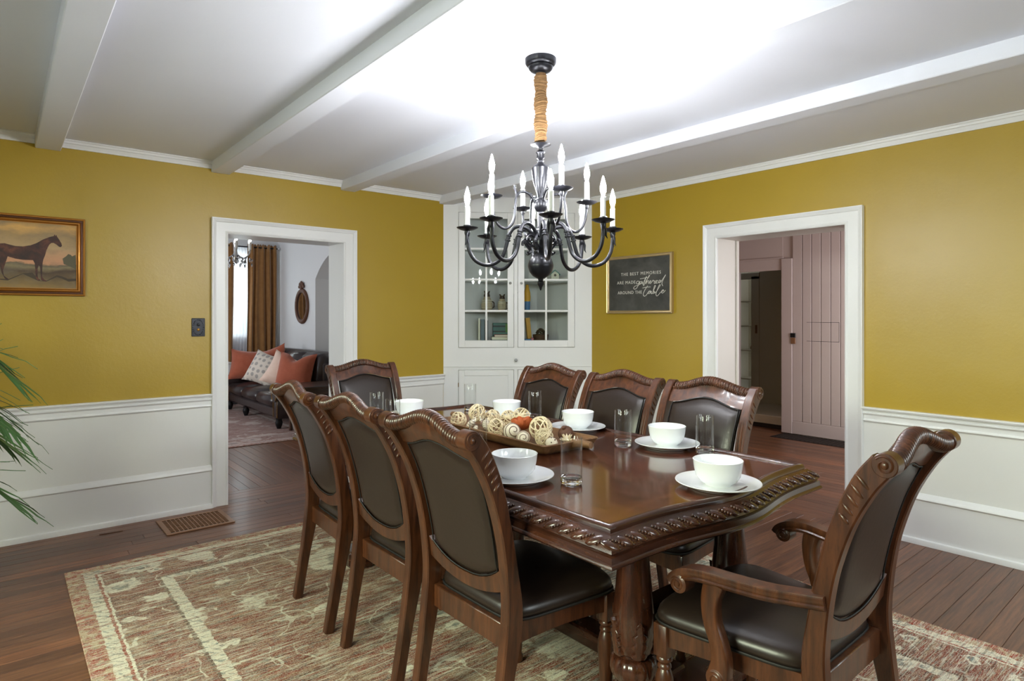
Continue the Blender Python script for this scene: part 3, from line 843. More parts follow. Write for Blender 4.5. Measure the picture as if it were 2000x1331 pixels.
def leather_panel(m, side):
    def fn(u, v):
        e = 0.004
        uu = 2 * u - 1; vv = v
        x0 = uu
        zz0 = 0.75
        x = x0 * 0.178
        zb = zb_panel(x) + e; zt = zt_panel(x) - e
        z = zb + (zt - zb) * vv
        x = x0 * (inner(z) + 0.002)
        puff = (1 - abs(uu) ** 8) ** 0.5 * (1 - abs(2 * vv - 1) ** 10) ** 0.5
        n = (0.004 + 0.018 * puff) if side > 0 else -(0.004 + 0.012 * puff)
        return (x, yc(z) + n, z)
    m.grid(fn, 16, 20)
def welt_line(m, n):
    pts = []
    N = 14
    for i in range(N + 1):
        x = -0.172 + 0.344 * i / N; pts.append((x, zb_panel(x) + 0.003))
    for i in range(1, 10):
        z = zb_panel(0.172) + (zt_panel(0.172) - zb_panel(0.172)) * i / 10; pts.append((inner(z) - 0.001, z))
    for i in range(N + 1):
        x = 0.174 - 0.348 * i / N; pts.append((x, zt_panel(x) - 0.003))
    for i in range(1, 10):
        z = zt_panel(0.172) + (zb_panel(0.172) - zt_panel(0.172)) * i / 10; pts.append((-inner(z) + 0.001, z))
    m.tube([(x, yc(z) + n, z) for x, z in pts], 0.0027, 5, True)
def seat_pad(m, wr, wf, y0, y1):
    def half(t): return wr + (wf - wr) * t
    def ring(s, z, drop=0.0):
        out = []
        n = 40
        for k in range(n):
            a = 2 * PI * k / n
            c, q = math.cos(a), math.sin(a)
            e = 0.30
            px = math.copysign(abs(c) ** e, c); py = math.copysign(abs(q) ** e, q)
            ty = 0.5 + 0.5 * py * s
            yy = y0 + (y1 - y0) * ty + (0.022 * (1 - px * px) * s if py > 0 else 0)
            out.append((px * s * half(ty), yy, z))
        return out
    R = [ring(0.965, 0.428), ring(0.995, 0.436), ring(1.0, 0.446), ring(0.985, 0.460), ring(0.94, 0.472), ring(0.85, 0.481), ring(0.65, 0.488), ring(0.4, 0.492), ring(0.15, 0.493)]
    m.rings(R)
def seat_welt(m, wr, wf, y0, y1):
    pts = []
    n = 48
    for k in range(n):
        a = 2 * PI * k / n; c, q = math.cos(a), math.sin(a); e = 0.30
        px = math.copysign(abs(c) ** e, c); py = math.copysign(abs(q) ** e, q)
        ty = 0.5 + 0.5 * py
        pts.append((px * (wr + (wf - wr) * ty) * 1.004, y0 + (y1 - y0) * ty + (0.022 * (1 - px * px) if py > 0 else 0), 0.432))
    m.tube(pts, 0.0045, 6, True)
def seat_frame(m, wr, wf, y0, y1):
    yr, yf = 0.085, y1 - 0.025
    t = 0.024
    for sx in (-1, 1):
        xa, xb = sx * (wr - 0.002), sx * (wf - 0.006)
        q = []
        for i in range(9):
            f = i / 8; x = xa + (xb - xa) * f; y = yr + (yf - yr) * f
            zl = 0.362 + 0.012 * math.sin(PI * f)
            q.append([(x, y, zl), (x - sx * t, y, zl), (x - sx * t, y, 0.428), (x, y, 0.428)])
        m.rings(q)
    q = []
    for i in range(11):
        f = i / 10; x = -wf + 2 * wf * f; yy = yf + 0.014 + 0.018 * (1 - (2 * f - 1) ** 2)
        zl = 0.358 + 0.014 * math.sin(PI * f)
        q.append([(x, yy, zl), (x, yy - t, zl), (x, yy - t, 0.428), (x, yy, 0.428)])
    m.rings(q)
    m.box(-wr + 0.01, wr - 0.01, 0.066, 0.090, 0.352, 0.428, 0.003)
def front_leg(m, x, y):
    m.box(x - 0.024, x + 0.024, y - 0.024, y + 0.024, 0.330, 0.428, 0.003)
    m.lathe([(0.018, 0.332), (0.024, 0.326), (0.024, 0.318), (0.018, 0.314), (0.016, 0.308), (0.021, 0.302), (0.021, 0.296), (0.016, 0.292), (0.021, 0.284), (0.0265, 0.262), (0.0275, 0.235), (0.0255, 0.19), (0.021, 0.12), (0.0165, 0.06), (0.015, 0.035), (0.020, 0.024), (0.020, 0.006), (0.016, 0.0)], 18, (x, y, 0))
def make_chair(name, label, arms=False):
    t = thing(name, label, 'chair')
    wr, wf, y1 = (0.205, 0.258, 0.520) if not arms else (0.215, 0.288, 0.540)
    W, Le, B = M['chair'], M['leather'], M['welt']
    for sx in (-1, 1):
        m = MB(); back_post(m, sx); p = m.build('back_post', W, t, 40)
        m = MB(); scroll(m, sx); m.build('carved_scroll', W, p, 32)
    m = MB(); crest_board(m); cr = m.build('crest_rail', W, t, 40)
    m = MB(); rope_roll(m); m.build('rope_roll', W, cr, 60)
    m = MB(); bead_row(m); m.build('beading', W, cr, 60)
    m = MB(); lower_rail(m); m.build('lower_rail', W, t, 40)
    m = MB(); leather_panel(m, 1); b = m.build('backrest', Le, t, 60)
    m = MB(); leather_panel(m, -1); m.build('back_panel', Le, t, 60)
    m = MB(); welt_line(m, 0.0125); welt_line(m, -0.0105); m.build('piping', B, b, 60)
    m = MB(); seat_pad(m, wr, wf, 0.085, y1); s = m.build('seat', Le, t, 60)
    m = MB(); seat_welt(m, wr, wf, 0.085, y1); m.build('piping', B, s, 60)
    m = MB(); seat_frame(m, wr - 0.004, wf - 0.012, 0.085, y1 - 0.01); m.build('seat_frame', W, t, 40)
    for sx in (-1, 1):
        m = MB(); front_leg(m, sx * (wf - 0.034), y1 - 0.042); m.build('leg', W, t, 45)
    if arms:
        for sx in (-1, 1):
            m = MB()
            path = catmull([(sx * 0.222, 0.040, 0.640), (sx * 0.236, 0.10, 0.634), (sx * 0.262, 0.18, 0.630), (sx * 0.288, 0.27, 0.634), (sx * 0.300, 0.330, 0.636), (sx * 0.304, 0.38, 0.628), (sx * 0.304, 0.412, 0.610), (sx * 0.304, 0.424, 0.592)], 6)
            sec = [(-0.024, -0.017), (0.024, -0.017), (0.0265, -0.006), (0.022, 0.004), (0.0265, 0.008), (0.022, 0.017), (0.010, 0.021), (-0.010, 0.021), (-0.022, 0.017), (-0.0265, 0.008), (-0.022, 0.004), (-0.0265, -0.006)]
            m.sweep(path, (1, 0, 0), [(a, -b) for a, b in sec])
            m.M = Matrix.Translation((sx * 0.306, 0.400, 0.596)) @ Matrix.Rotation(R90, 4, 'Y')
            m.lathe([(0, -0.026), (0.020, -0.026), (0.026, -0.022), (0.027, 0), (0.026, 0.022), (0.020, 0.026), (0, 0.026)], 20); m.M = Matrix.Identity(4)
            for ox in (-0.0265, 0.0265):
                sp = [(sx * 0.306 + ox, 0.400 + (0.020 - 0.014 * i / 24) * math.cos(i * 0.42), 0.596 + (0.020 - 0.014 * i / 24) * math.sin(i * 0.42)) for i in range(25)]
                m.tube(sp, 0.0022, 5)
            m.build('arm', W, t, 50)
            m = MB()
            path = catmull([(sx * 0.298, 0.300, 0.626), (sx * 0.300, 0.312, 0.575), (sx * 0.301, 0.308, 0.52), (sx * 0.301, 0.290, 0.47), (sx * 0.301, 0.280, 0.425), (sx * 0.300, 0.286, 0.385)], 6)
            n = len(path)
            secs = [crect(0.0185, 0.021 + 0.008 * abs(2 * i / (n - 1) - 1) ** 2, 0.004) for i in range(n)]
            m.sweep(path, (1, 0, 0), secs)
            m.M = Matrix.Translation((sx * 0.300, 0.288, 0.372)) @ Matrix.Rotation(R90, 4, 'Y')
            m.lathe([(0, -0.021), (0.024, -0.021), (0.031, -0.017), (0.032, 0), (0.031, 0.017), (0.024, 0.021), (0, 0.021)], 20); m.M = Matrix.Identity(4)
            sp = [(sx * 0.3215, 0.288 + (0.024 - 0.017 * i / 26) * math.cos(i * 0.42 + 1), 0.372 + (0.024 - 0.017 * i / 26) * math.sin(i * 0.42 + 1)) for i in range(27)]
            m.tube(sp, 0.0026, 5)
            m.build('arm_support', W, t, 50)
    return t
ZF = 0.009
SIDE = 'side chairs around the dining table'
c0 = make_chair('dining_chair', 'nearest of the three leather-backed dining chairs seen from behind on the left')
c0.location = (1.082, 1.605, ZF); c0.rotation_euler = (0, 0, -R90 + math.radians(0.8)); c0['group'] = SIDE
dup(c0, (1.086, 2.160, ZF), -R90, 'middle of the three leather-backed dining chairs seen from behind on the left', SIDE)
dup(c0, (1.088, 2.722, ZF), -R90 - math.radians(3), 'farthest of the three leather-backed dining chairs seen from behind on the left', SIDE)
dup(c0, (2.505, 1.640, ZF), R90, 'nearest leather dining chair on the right side, facing us before the hall doorway', SIDE)
dup(c0, (2.505, 2.165, ZF), R90 + math.radians(1.5), 'middle leather dining chair on the right side, below the yellow wall', SIDE)
dup(c0, (2.530, 2.745, ZF), R90 + math.radians(2), 'farthest leather dining chair on the right side, before the corner cabinet', SIDE)
ARM = 'armchairs at the table ends'
a0 = make_chair('dining_armchair', 'carved wooden armchair with leather seat in the right foreground', True)
a0.location = (1.790, 0.632, ZF); a0.rotation_euler = (0, 0, math.radians(0.5)); a0['group'] = ARM
dup(a0, (1.870, 3.745, ZF), PI + math.radians(-2), 'leather chair at the far table end beside the left doorway', ARM)
# ------------------------------------------------------------ dining table
TX, TY, TW, TL = 1.822, 2.185, 0.605, 1.125      # centre, half width, half length
tb = thing('dining_table', 'long dark wooden dining table with carved rope edge and pillar legs', 'table', (TX, TY, 0))
def outline(d, n=40, ns=30):
    """loop of points: near end left->right, right side, far end right->left, left side; inset d"""
    hx, hy = TW - d, TL - d
    def endy(t): return 0.048 * 0.5 * (1 + math.cos(PI * t)) - 0.016 * math.sin(PI * t) ** 2
    out = []
    for i in range(n):
        t = -1 + 2 * i / n; out.append((hx * t, -hy - endy(t)))
    for i in range(ns): out.append((hx, -hy + 2 * hy * i / ns))
    for i in range(n):
        t = 1 - 2 * i / n; out.append((hx * t, hy + endy(t)))
    for i in range(ns): out.append((-hx, hy - 2 * hy * i / ns))
    return out
TZ = 0.775
def loop(d, z): return [(x, y, z) for x, y in outline(d)]
m = MB(); m.rings([loop(0.074, TZ - 0.012), loop(0.074, TZ)]); m.build('table_top', M['top'], tb, 30)
prof = [(0.0745, TZ - 0.012), (0.0745, TZ), (0.071, TZ + 0.006), (0.064, TZ + 0.0115), (0.056, TZ + 0.0125), (0.049, TZ + 0.009), (0.0455, TZ + 0.001), (0.044, TZ - 0.006), (0.038, TZ - 0.007), (0.035, TZ - 0.011),
        (0.026, TZ - 0.016), (0.012, TZ - 0.030), (0.006, TZ - 0.043), (0.010, TZ - 0.046), (0.012, TZ - 0.050), (0.006, TZ - 0.053), (0.004, TZ - 0.070), (0.000, TZ - 0.073), (-0.002, TZ - 0.079), (0.002, TZ - 0.084), (0.012, TZ - 0.088), (0.06, TZ - 0.090), (0.08, TZ - 0.060)]
m = MB(); m.rings([loop(d, z) for d, z in prof]); m.build('table_edge', M['table'], tb, 40)
# carved rope moulding: slanting lobes with strings of beads between them
ctr = outline(0.020, 400, 400); pts = [Vector((x, y, 0)) for x, y in ctr]
seg = []; tot = 0
for a, b in zip(pts, pts[1:] + pts[:1]):
    seg.append((tot, a, b)); tot += (b - a).length
nlobe = int(tot / 0.0560); step = tot / nlobe
m = MB(); mb = MB(); si = 0
for k in range(nlobe):
    for half in (0, 1):
        s = (k + 0.5 * half) * step
        while si < len(seg) - 1 and seg[si + 1][0] <= s: si += 1
        s0, a, b = seg[si]; t = (b - a).normalized(); p = a + t * (s - s0)
        if p.y > 0.2 and abs(p.x) < 0.5: continue
        nrm = Vector((t.y, -t.x, 0)); up = (nrm * 0.62 + Vector((0, 0, 0.78))).normalized()
        across = up.cross(t).normalized()
        dirn = (t * (0.80 if abs(t.x) > 0.7 else -0.80) + across * (-0.60)).normalized()
        sidev = up.cross(dirn).normalized()
        R3 = Matrix((dirn, sidev, up)).transposed()
        c = Vector((p.x, p.y, TZ - 0.027))
        if half == 0: m.ball(c, 1.0, 8, 6, (0.031, 0.0150, 0.0085), R3)
        else:
            for q in range(-2, 3): mb.ball(c + dirn * (q * 0.0095) + up * 0.0055, 0.0048, 6, 4)
rp = m.build('rope_carving', M['table'], tb, 60)
tag(mb.build('carved_beads', M['table'], rp, 60), None, None, None, 'stuff')
PIL = [(0.0, 0.69), (0.058, 0.69), (0.062, 0.684), (0.060, 0.676), (0.046, 0.668), (0.043, 0.660), (0.046, 0.640), (0.050, 0.58), (0.057, 0.50), (0.064, 0.43), (0.067, 0.38), (0.066, 0.34), (0.060, 0.31), (0.054, 0.298), (0.060, 0.294)]
def pillar(x, y):
    m = MB()
    m.lathe(PIL + [(0.050, 0.288), (0.050, 0.20), (0.056, 0.185), (0.05, 0.17), (0.05, 0.15), (0.066, 0.14), (0.066, 0.10)], 28, (x, y, 0), True, True)
    # gadrooned bulb
    R = []
    for z, r in ((0.292, 0.052), (0.284, 0.066), (0.268, 0.074), (0.250, 0.0755), (0.232, 0.071), (0.216, 0.060), (0.208, 0.050)):
        R.append([(x + r * (1 + 0.05 * abs(math.sin(a * 7)) - 0.05) * math.cos(a), y + r * (1 + 0.05 * abs(math.sin(a * 7)) - 0.05) * math.sin(a), z) for a in [2 * PI * k / 84 for k in range(84)]])
    m.rings(R)
    lg = m.build('pillar', M['pillar'], tb, 50)
    # carved leaves climbing the lower vase
    m = MB()
    for q in range(5):
        a0 = 2 * PI * q / 5 + 0.35
        def rad(z): return 0.058 + 0.010 * math.sin(PI * min(1, max(0, (z - 0.30) / 0.17)))
        def fn(u, v):
            z = 0.300 + 0.118 * v
            wd = 0.50 * (1 - v ** 3) * (0.75 + 0.25 * math.sin(v * 24)) if v < 0.999 else 0.0
            a = a0 + (u - 0.5) * 2 * wd
            r = rad(z) + 0.0065 + 0.0045 * math.cos(PI * (u - 0.5)) + (0.010 * max(0, v - 0.8) * 5 if v > 0.8 else 0) - 0.002 * abs(math.sin(u * 12 + v * 10))
            if u < 0.03 or u > 0.97: r = rad(z) - 0.004
            return (x + r * math.cos(a), y + r * math.sin(a), z)
        m.grid(fn, 10, 24)
    m.build('carved_leaves', M['pillar'], lg, 60)
for sy in (-1, 1):
    for sx in (-1, 1): pillar(sx * 0.280, sy * 0.932)
    m = MB(); m.box(-0.20, 0.20, sy * 0.932 - 0.05, sy * 0.932 + 0.05, 0.335, 0.425, 0.008)
    m.build('pedestal_block', M['table'], tb, 0)
    m = MB(); m.box(-0.40, 0.40, sy * 0.932 - 0.07, sy * 0.932 + 0.07, 0.022, 0.105, 0.012)
    for sx in (-1, 1): m.box(sx * 0.33 - 0.06, sx * 0.33 + 0.06, sy * 0.932 - 0.09, sy * 0.932 + 0.09, 0.009, 0.04, 0.008)
    m.build('pedestal_base', M['table'], tb, 0)
m = MB(); m.box(-0.05, 0.05, -0.90, 0.90, 0.05, 0.12, 0.008); m.build('stretcher', M['table'], tb, 0)
m = MB(); m.box(-0.35, 0.35, -0.98, 0.98, 0.655, 0.70, 0.004); m.build('bearer', M['table'], tb, 0)

# ------------------------------------------------------------ things on the table
ZT = TZ + 0.0006
def plate(label, x, y, first=[None]):
    if first[0] is None:
        pr = [(0.0, 0.006), (0.060, 0.006), (0.078, 0.007), (0.086, 0.002), (0.090, 0.000), (0.094, 0.001), (0.100, 0.008), (0.120, 0.0125), (0.1385, 0.0195), (0.1405, 0.0215), (0.1395, 0.0232), (0.136, 0.0232), (0.118, 0.0165), (0.098, 0.0125), (0.088, 0.0105), (0.0, 0.0100)]
        m = MB(); m.lathe(pr, 56); o = m.build('dinner_plate', M['ceramic'], None, 45)
        first[0] = o
    else:
        o = first[0].copy(); COL.objects.link(o)
    o.location = (x, y, ZT)
    return tag(o, label, 'plate', 'white dinner plates on the table')
def bowl(label, x, y, first=[None]):
    if first[0] is None:
        pr = [(0.0, 0.003), (0.036, 0.003), (0.040, 0.000), (0.045, 0.000), (0.048, 0.005), (0.0625, 0.015), (0.0725, 0.030), (0.0780, 0.054), (0.0812, 0.080), (0.0818, 0.0835), (0.0800, 0.0845), (0.0785, 0.0825), (0.0752, 0.056), (0.0695, 0.033), (0.059, 0.018), (0.042, 0.010), (0.0, 0.008)]
        m = MB(); m.lathe(pr, 48); o = m.build('bowl', M['ceramic'], None, 45); first[0] = o
    else:
        o = first[0].copy(); COL.objects.link(o)
    o.location = (x, y, ZT + 0.0102)
    return tag(o, label, 'bowl', 'white bowls on the plates')
def tumbler(label, x, y, first=[None]):
    if first[0] is None:
        t = thing('tumbler', label, 'glass', (x, y, ZT))
        m = MB(); m.lathe([(0.0375, 0.022), (0.0375, 0.08), (0.0375, 0.159), (0.0368, 0.1605), (0.0360, 0.159), (0.0355, 0.08), (0.0352, 0.026)], 40, (0, 0, 0), False, False)
        m.build('glass_wall', M['tumbler'], t, 45)
        m = MB(); m.lathe([(0.0, 0.0020), (0.029, 0.0), (0.0345, 0.002), (0.0370, 0.007), (0.0375, 0.022), (0.0352, 0.026), (0.031, 0.0205), (0.015, 0.0185), (0.0, 0.018)], 40)
        m.build('glass_base', M['glass'], t, 45)
        first[0] = t
        tag(t, None, None, 'clear tumblers on the table')
    else:
        dup(first[0], (x, y, ZT), 0, label, 'clear tumblers on the table')
SET = [('nearest on the left table side, beside the tall clear glass', 1.402, 1.672), ('at the near right table corner', 1.868, 1.158), ('before the nearest right-hand chair', 2.275, 1.662),
       ('behind the tray before the middle right-hand chair', 2.272, 2.206), ('behind the rattan balls, by the farthest right chair', 2.235, 2.735), ('at the far table end behind the left chairs', 1.815, 3.105)]
for txt, x, y in SET:
    plate('white dinner plate ' + txt, x, y)
    bowl('white round bowl on the plate ' + txt.replace('beside the tall clear glass', 'by the clear glass'), x, y)
GL = [('clear tumbler in the foreground beside the tray end', 1.518, 1.505), ('clear tumbler between the middle and near right-hand bowls', 2.141, 1.800), ('clear tumbler behind the near right corner bowl', 2.288, 1.480),
      ('clear tumbler before the farthest right-hand chair', 2.318, 2.585), ('clear tumbler behind the balls, against the white cabinet', 2.245, 3.105), ('clear tumbler left of the far end bowl', 1.60, 3.09),
      ('clear tumbler half hidden behind the middle left chair back', 1.535, 2.79), ('clear tumbler partly hidden behind the nearest left chair corner', 1.530, 2.06)]
for txt, x, y in GL: tumbler(txt, x, y)

# wooden tray with the decorative balls
tr = thing('wooden_tray', 'long rectangular wooden tray with round handles in the table centre', 'tray', (1.885, 2.29, ZT), math.radians(-1.5))
m = MB()
def rr_(hx, hy, z, r=0.02):
    out = []
    for cx, cy, a0 in ((hx - r, hy - r, 0), (-hx + r, hy - r, R90), (-hx + r, -hy + r, PI), (hx - r, -hy + r, 3 * R90)):
        for k in range(5):
            a = a0 + R90 * k / 4; out.append((cx + r * math.cos(a), cy + r * math.sin(a), z))
    return out
m.rings([rr_(0.130, 0.405, 0.0), rr_(0.150, 0.430, 0.018), rr_(0.163, 0.444, 0.044), rr_(0.160, 0.441, 0.047), rr_(0.152, 0.432, 0.046), rr_(0.138, 0.416, 0.020), rr_(0.122, 0.398, 0.010)])
m.build('tray_body', M['traywood'], tr, 40)
for sy in (-1, 1):
    m = MB(); m.tube([(0.02, sy * 0.430, 0.036), (0.02, sy * 0.470, 0.040), (0.02, sy * 0.510, 0.042), (0.02, sy * 0.530, 0.042)], [0.022, 0.0165, 0.0155, 0.0145], 12)
    m.build('handle', M['traywood'], tr, 50)
def rattan(label, x, y, z, r, seed, loops=15, mat='rattan'):
    q = random.Random(seed); m = MB()
    for i in range(loops):
        ax = Vector((q.gauss(0, 1), q.gauss(0, 1), q.gauss(0, 1))).normalized()
        u = ax.orthogonal().normalized(); v = ax.cross(u)
        h = q.uniform(-0.45, 0.45) * r; rad = math.sqrt(r * r - h * h)
        w1, w2 = q.uniform(0, 6), q.uniform(0.02, 0.07)
        pts = []
        for k in range(22):
            a = 2 * PI * k / 22; rr2 = rad * (1 - w2 * (1 + math.sin(3 * a + w1)) * 0.5)
            pts.append(ax * h + (u * math.cos(a) + v * math.sin(a)) * rr2)
        m.tube(pts, r * q.uniform(0.038, 0.066), 5, True)
    o = m.build('rattan_ball', M[mat], None, 60); o.location = (x, y, z)
    return tag(o, label, 'ball', 'woven rattan balls in the tray')
TB0 = ZT + 0.0115
def on(r): return TB0 + r
rattan('woven rattan ball at the far left end of the tray', 1.800, 2.590, on(0.040), 0.040, 1)
rattan('woven rattan ball high in the back row, left of the others', 1.885, 2.545, TB0 + 0.072, 0.044, 2)
rattan('pale woven rattan ball in the back row before the bowl', 1.965, 2.520, on(0.042), 0.042, 3)
rattan('woven rattan ball in the back row, second from right', 1.990, 2.420, TB0 + 0.050, 0.040, 4)
rattan('woven rattan ball resting above the orange pod', 1.985, 2.315, TB0 + 0.072, 0.042, 5, 17)
rattan('olive-shaded woven rattan ball left of the large swirled ball', 1.805, 2.285, on(0.042), 0.042, 6)
rattan('largest woven rattan ball at the near end of the tray', 1.905, 2.085, TB0 + 0.056, 0.052, 7, 18)
rattan('woven rattan ball low at the tray edge, below the largest one', 1.825, 1.975, on(0.040), 0.040, 8)
rattan('woven rattan ball low in the tray, behind the striped seed shells', 1.875, 2.440, on(0.030), 0.030, 9)
def swirl(label, x, y, r, seed, ax):
    t = thing('swirled_ball', label, 'ball', (x, y, on(r)), 0, 'cream swirled balls in the tray')
    m = MB(); m.ball((0, 0, 0), r, 20, 14); m.build('ball_body', M['cream'], t, 60)
    A = Vector(ax).normalized(); U = A.orthogonal().normalized(); V = A.cross(U); pts = []
    for i in range(110):
        f = i / 109; th = 0.12 + f * 1.9; a = f * 2 * PI * 3.6
        pts.append((A * math.cos(th) + (U * math.cos(a) + V * math.sin(a)) * math.sin(th)) * (r * 0.992))
    m = MB(); m.tube(pts, r * 0.052, 5); m.build('spiral_line', M['brownline'], t, 60)
swirl('large cream ball with brown spiral line in the tray centre', 1.800, 2.165, 0.040, 1, (-0.35, -0.85, 0.35))
swirl('small cream ball with brown spiral line at the tray edge', 1.775, 2.055, 0.031, 2, (-0.6, -0.75, 0.25))
m = MB(); m.ball((0, 0, 0), 0.027, 14, 10)
q = random.Random(5)
o = m.build('speckled_ball', M['cream'], None, 60); o.location = (1.800, 1.902, on(0.027)); tag(o, 'small white ball at the near corner of the tray', 'ball')
m = MB()
for i in range(26):
    d = Vector((q.gauss(0, 1), q.gauss(0, 1), q.gauss(0, 1))).normalized(); m.ball(d * 0.0262, 0.0032, 6, 4)
m.build('speckle', M['brownline'], o, 60)
# ragged orange pod
m = MB()
def podfn(u, v):
    a = 2 * PI * u; t = v
    rag = 1 + 0.10 * math.sin(5 * a + 1) * t + 0.07 * math.sin(11 * a) * t
    r = (0.018 + 0.030 * math.sin(t * 1.7)) * rag
    return (r * math.cos(a), r * math.sin(a), 0.050 * t ** 1.3 * (1 + 0.08 * math.sin(7 * a)))
m.grid(podfn, 36, 10)
m.grid(lambda u, v: (lambda p: (p[0] * 0.90, p[1] * 0.90, p[2] * 0.98 + 0.003))(podfn(u, v)), 36, 10)
m.ball((0, 0, 0.012), 0.02, 12, 8, (1, 1, .7))
o = m.build('orange_pod', M['orangepod'], None, 60); o.location = (1.905, 2.215, TB0 + 0.032); tag(o, 'ragged orange dried pod among the rattan balls', 'pod')
m = MB(); m.ball((0, 0, 0), 0.034, 16, 12, (1.1, 1.0, 0.9)); m.lathe([(0.010, 0.026), (0.007, 0.034), (0.009, 0.040), (0.0, 0.041)], 10)
o = m.build('brown_pod', M['pod'], None, 60); o.location = (1.985, 2.005, on(0.034)); o.rotation_euler = (0.2, -0.6, 0); tag(o, 'round dark brown dried pod at the near right of the tray', 'pod')
m = MB(); m.ball((0, 0, 0), 0.016, 10, 7)
for i in range(16):
    a = 2 * PI * i / 8; el = 0.25 if i < 8 else 0.9
    d = Vector((math.cos(a + el) * math.cos(el), math.sin(a + el) * math.cos(el), math.sin(el)))
    m.tube([d * 0.012, d * 0.022, d * 0.036], [0.007, 0.005, 0.0008], 6)
o = m.build('dried_flower', M['rattan'], None, 60); o.location = (1.925, 1.935, on(0.018)); tag(o, 'spiky pale dried flower head behind the foreground glass', 'flower')
for lab, x, y, z, sc, rz in (('white striped seed shell leaning at the left of the tray', 1.795, 2.480, 0.030, 0.030, 0.4), ('small cream shell beside the nearest chair corner', 1.765, 2.40, 0.022, 0.022, 1.2), ('upright pale shell between the upper rattan balls', 1.830, 2.40, 0.040, 0.026, 2.0)):
    m = MB(); m.ball((0, 0, 0), sc, 12, 9, (0.75, 0.55, 1.0))
    o = m.build('shell', M['cream'], None, 60); o.location = (x, y, TB0 + z); o.rotation_euler = (0.5, 0.3, rz); tag(o, lab, 'shell')
    m = MB()
    for i in range(-2, 3):
        f = i / 2.6; rr3 = math.sqrt(1 - f * f)
        m.tube([(sc * 0.755 * rr3 * math.cos(a), sc * 0.555 * rr3 * math.sin(a), sc * f) for a in [2 * PI * k / 16 for k in range(16)]], sc * 0.035, 4, True)
    m.build('stripe', M['brownline'], o, 60)
# ------------------------------------------------------------ chandelier over the table
CX, CY = 1.783, 1.952
ch = thing('chandelier', 'dark twelve-candle chandelier hanging over the dining table on a rope-wrapped chain', 'chandelier', (CX, CY, 0))
m = MB(); m.lathe([(0.0, 2.398), (0.024, 2.398), (0.042, 2.403), (0.051, 2.413), (0.053, 2.421), (0.050, 2.425), (0.060, 2.428), (0.066, 2.436), (0.067, 2.4545), (0.0, 2.4545)], 36)
m.build('canopy', M['iron'], ch, 40)
MB().lathe([(0.020, 2.385), (0.020, 2.405)], 16).build('canopy_collar', M['iron'], ch, 40)
# rope wrapped round the chain sleeve
q = random.Random(4); m = MB()
m.lathe([(0.017, 2.098), (0.020, 2.2), (0.019, 2.3), (0.021, 2.392)], 14)
pts = []; rad = []
turns = 38
for i in range(turns * 12):
    a = 2 * PI * i / 12; z = 2.100 + 0.290 * i / (turns * 12)
    r = 0.0225 + 0.0030 * math.sin(z * 70) + 0.0018 * math.sin(a * 0.37 + z * 31)
    pts.append((r * math.cos(a), r * math.sin(a), z + 0.005 * math.sin(a + z * 40)))
m.tube(pts, 0.0052, 6)
m.build('rope_wrap', M['jute'], ch, 60)
body = [(0.0, 2.100), (0.014, 2.099), (0.040, 2.092), (0.044, 2.088), (0.040, 2.086), (0.020, 2.080), (0.010, 2.074), (0.008, 2.066), (0.016, 2.061), (0.021, 2.055), (0.016, 2.048), (0.017, 2.030), (0.010, 2.024), (0.016, 2.019),
        (0.012, 2.012), (0.020, 2.004), (0.033, 1.996), (0.039, 1.988), (0.038, 1.978), (0.036, 1.955), (0.031, 1.925), (0.024, 1.898), (0.016, 1.875), (0.013, 1.860), (0.026, 1.852), (0.030, 1.842), (0.030, 1.818), (0.024, 1.810), (0.014, 1.800),
        (0.013, 1.74), (0.020, 1.728), (0.030, 1.722), (0.033, 1.712), (0.033, 1.650), (0.030, 1.640), (0.022, 1.632), (0.020, 1.622), (0.034, 1.614), (0.047, 1.600), (0.0535, 1.580), (0.055, 1.574), (0.055, 1.568), (0.0535, 1.562), (0.047, 1.542), (0.034, 1.526), (0.020, 1.518), (0.012, 1.514), (0.010, 1.506), (0.015, 1.500), (0.014, 1.490), (0.007, 1.480), (0.003, 1.466), (0.0, 1.464)]
m = MB(); m.lathe(body, 32); m.build('stem', M['iron'], ch, 40)
def candle_set(arm, r, z):
    MB().lathe([(0.0, z - 0.004), (0.012, z - 0.006), (0.030, z - 0.001), (0.044, z + 0.006), (0.046, z + 0.009), (0.040, z + 0.008), (0.020, z + 0.004), (0.014, z + 0.006), (0.0165, z + 0.012), (0.0165, z + 0.018), (0.013, z + 0.020), (0.0, z + 0.020)], 24, (r, 0, 0)).build('drip_pan', M['iron'], arm, 40)
    MB().lathe([(0.0, z + 0.018), (0.0108, z + 0.018), (0.0108, z + 0.096), (0.009, z + 0.098), (0.0, z + 0.098)], 18, (r, 0, 0)).build('candle_sleeve', M['candle'], arm, 40)
    MB().lathe([(0.0, z + 0.098), (0.006, z + 0.099), (0.0065, z + 0.105), (0.0115, z + 0.122), (0.0125, z + 0.132), (0.0105, z + 0.148), (0.006, z + 0.165), (0.0025, z + 0.178), (0.0, z + 0.182)], 14, (r, 0, 0)).build('bulb', M['bulb'], arm, 60)
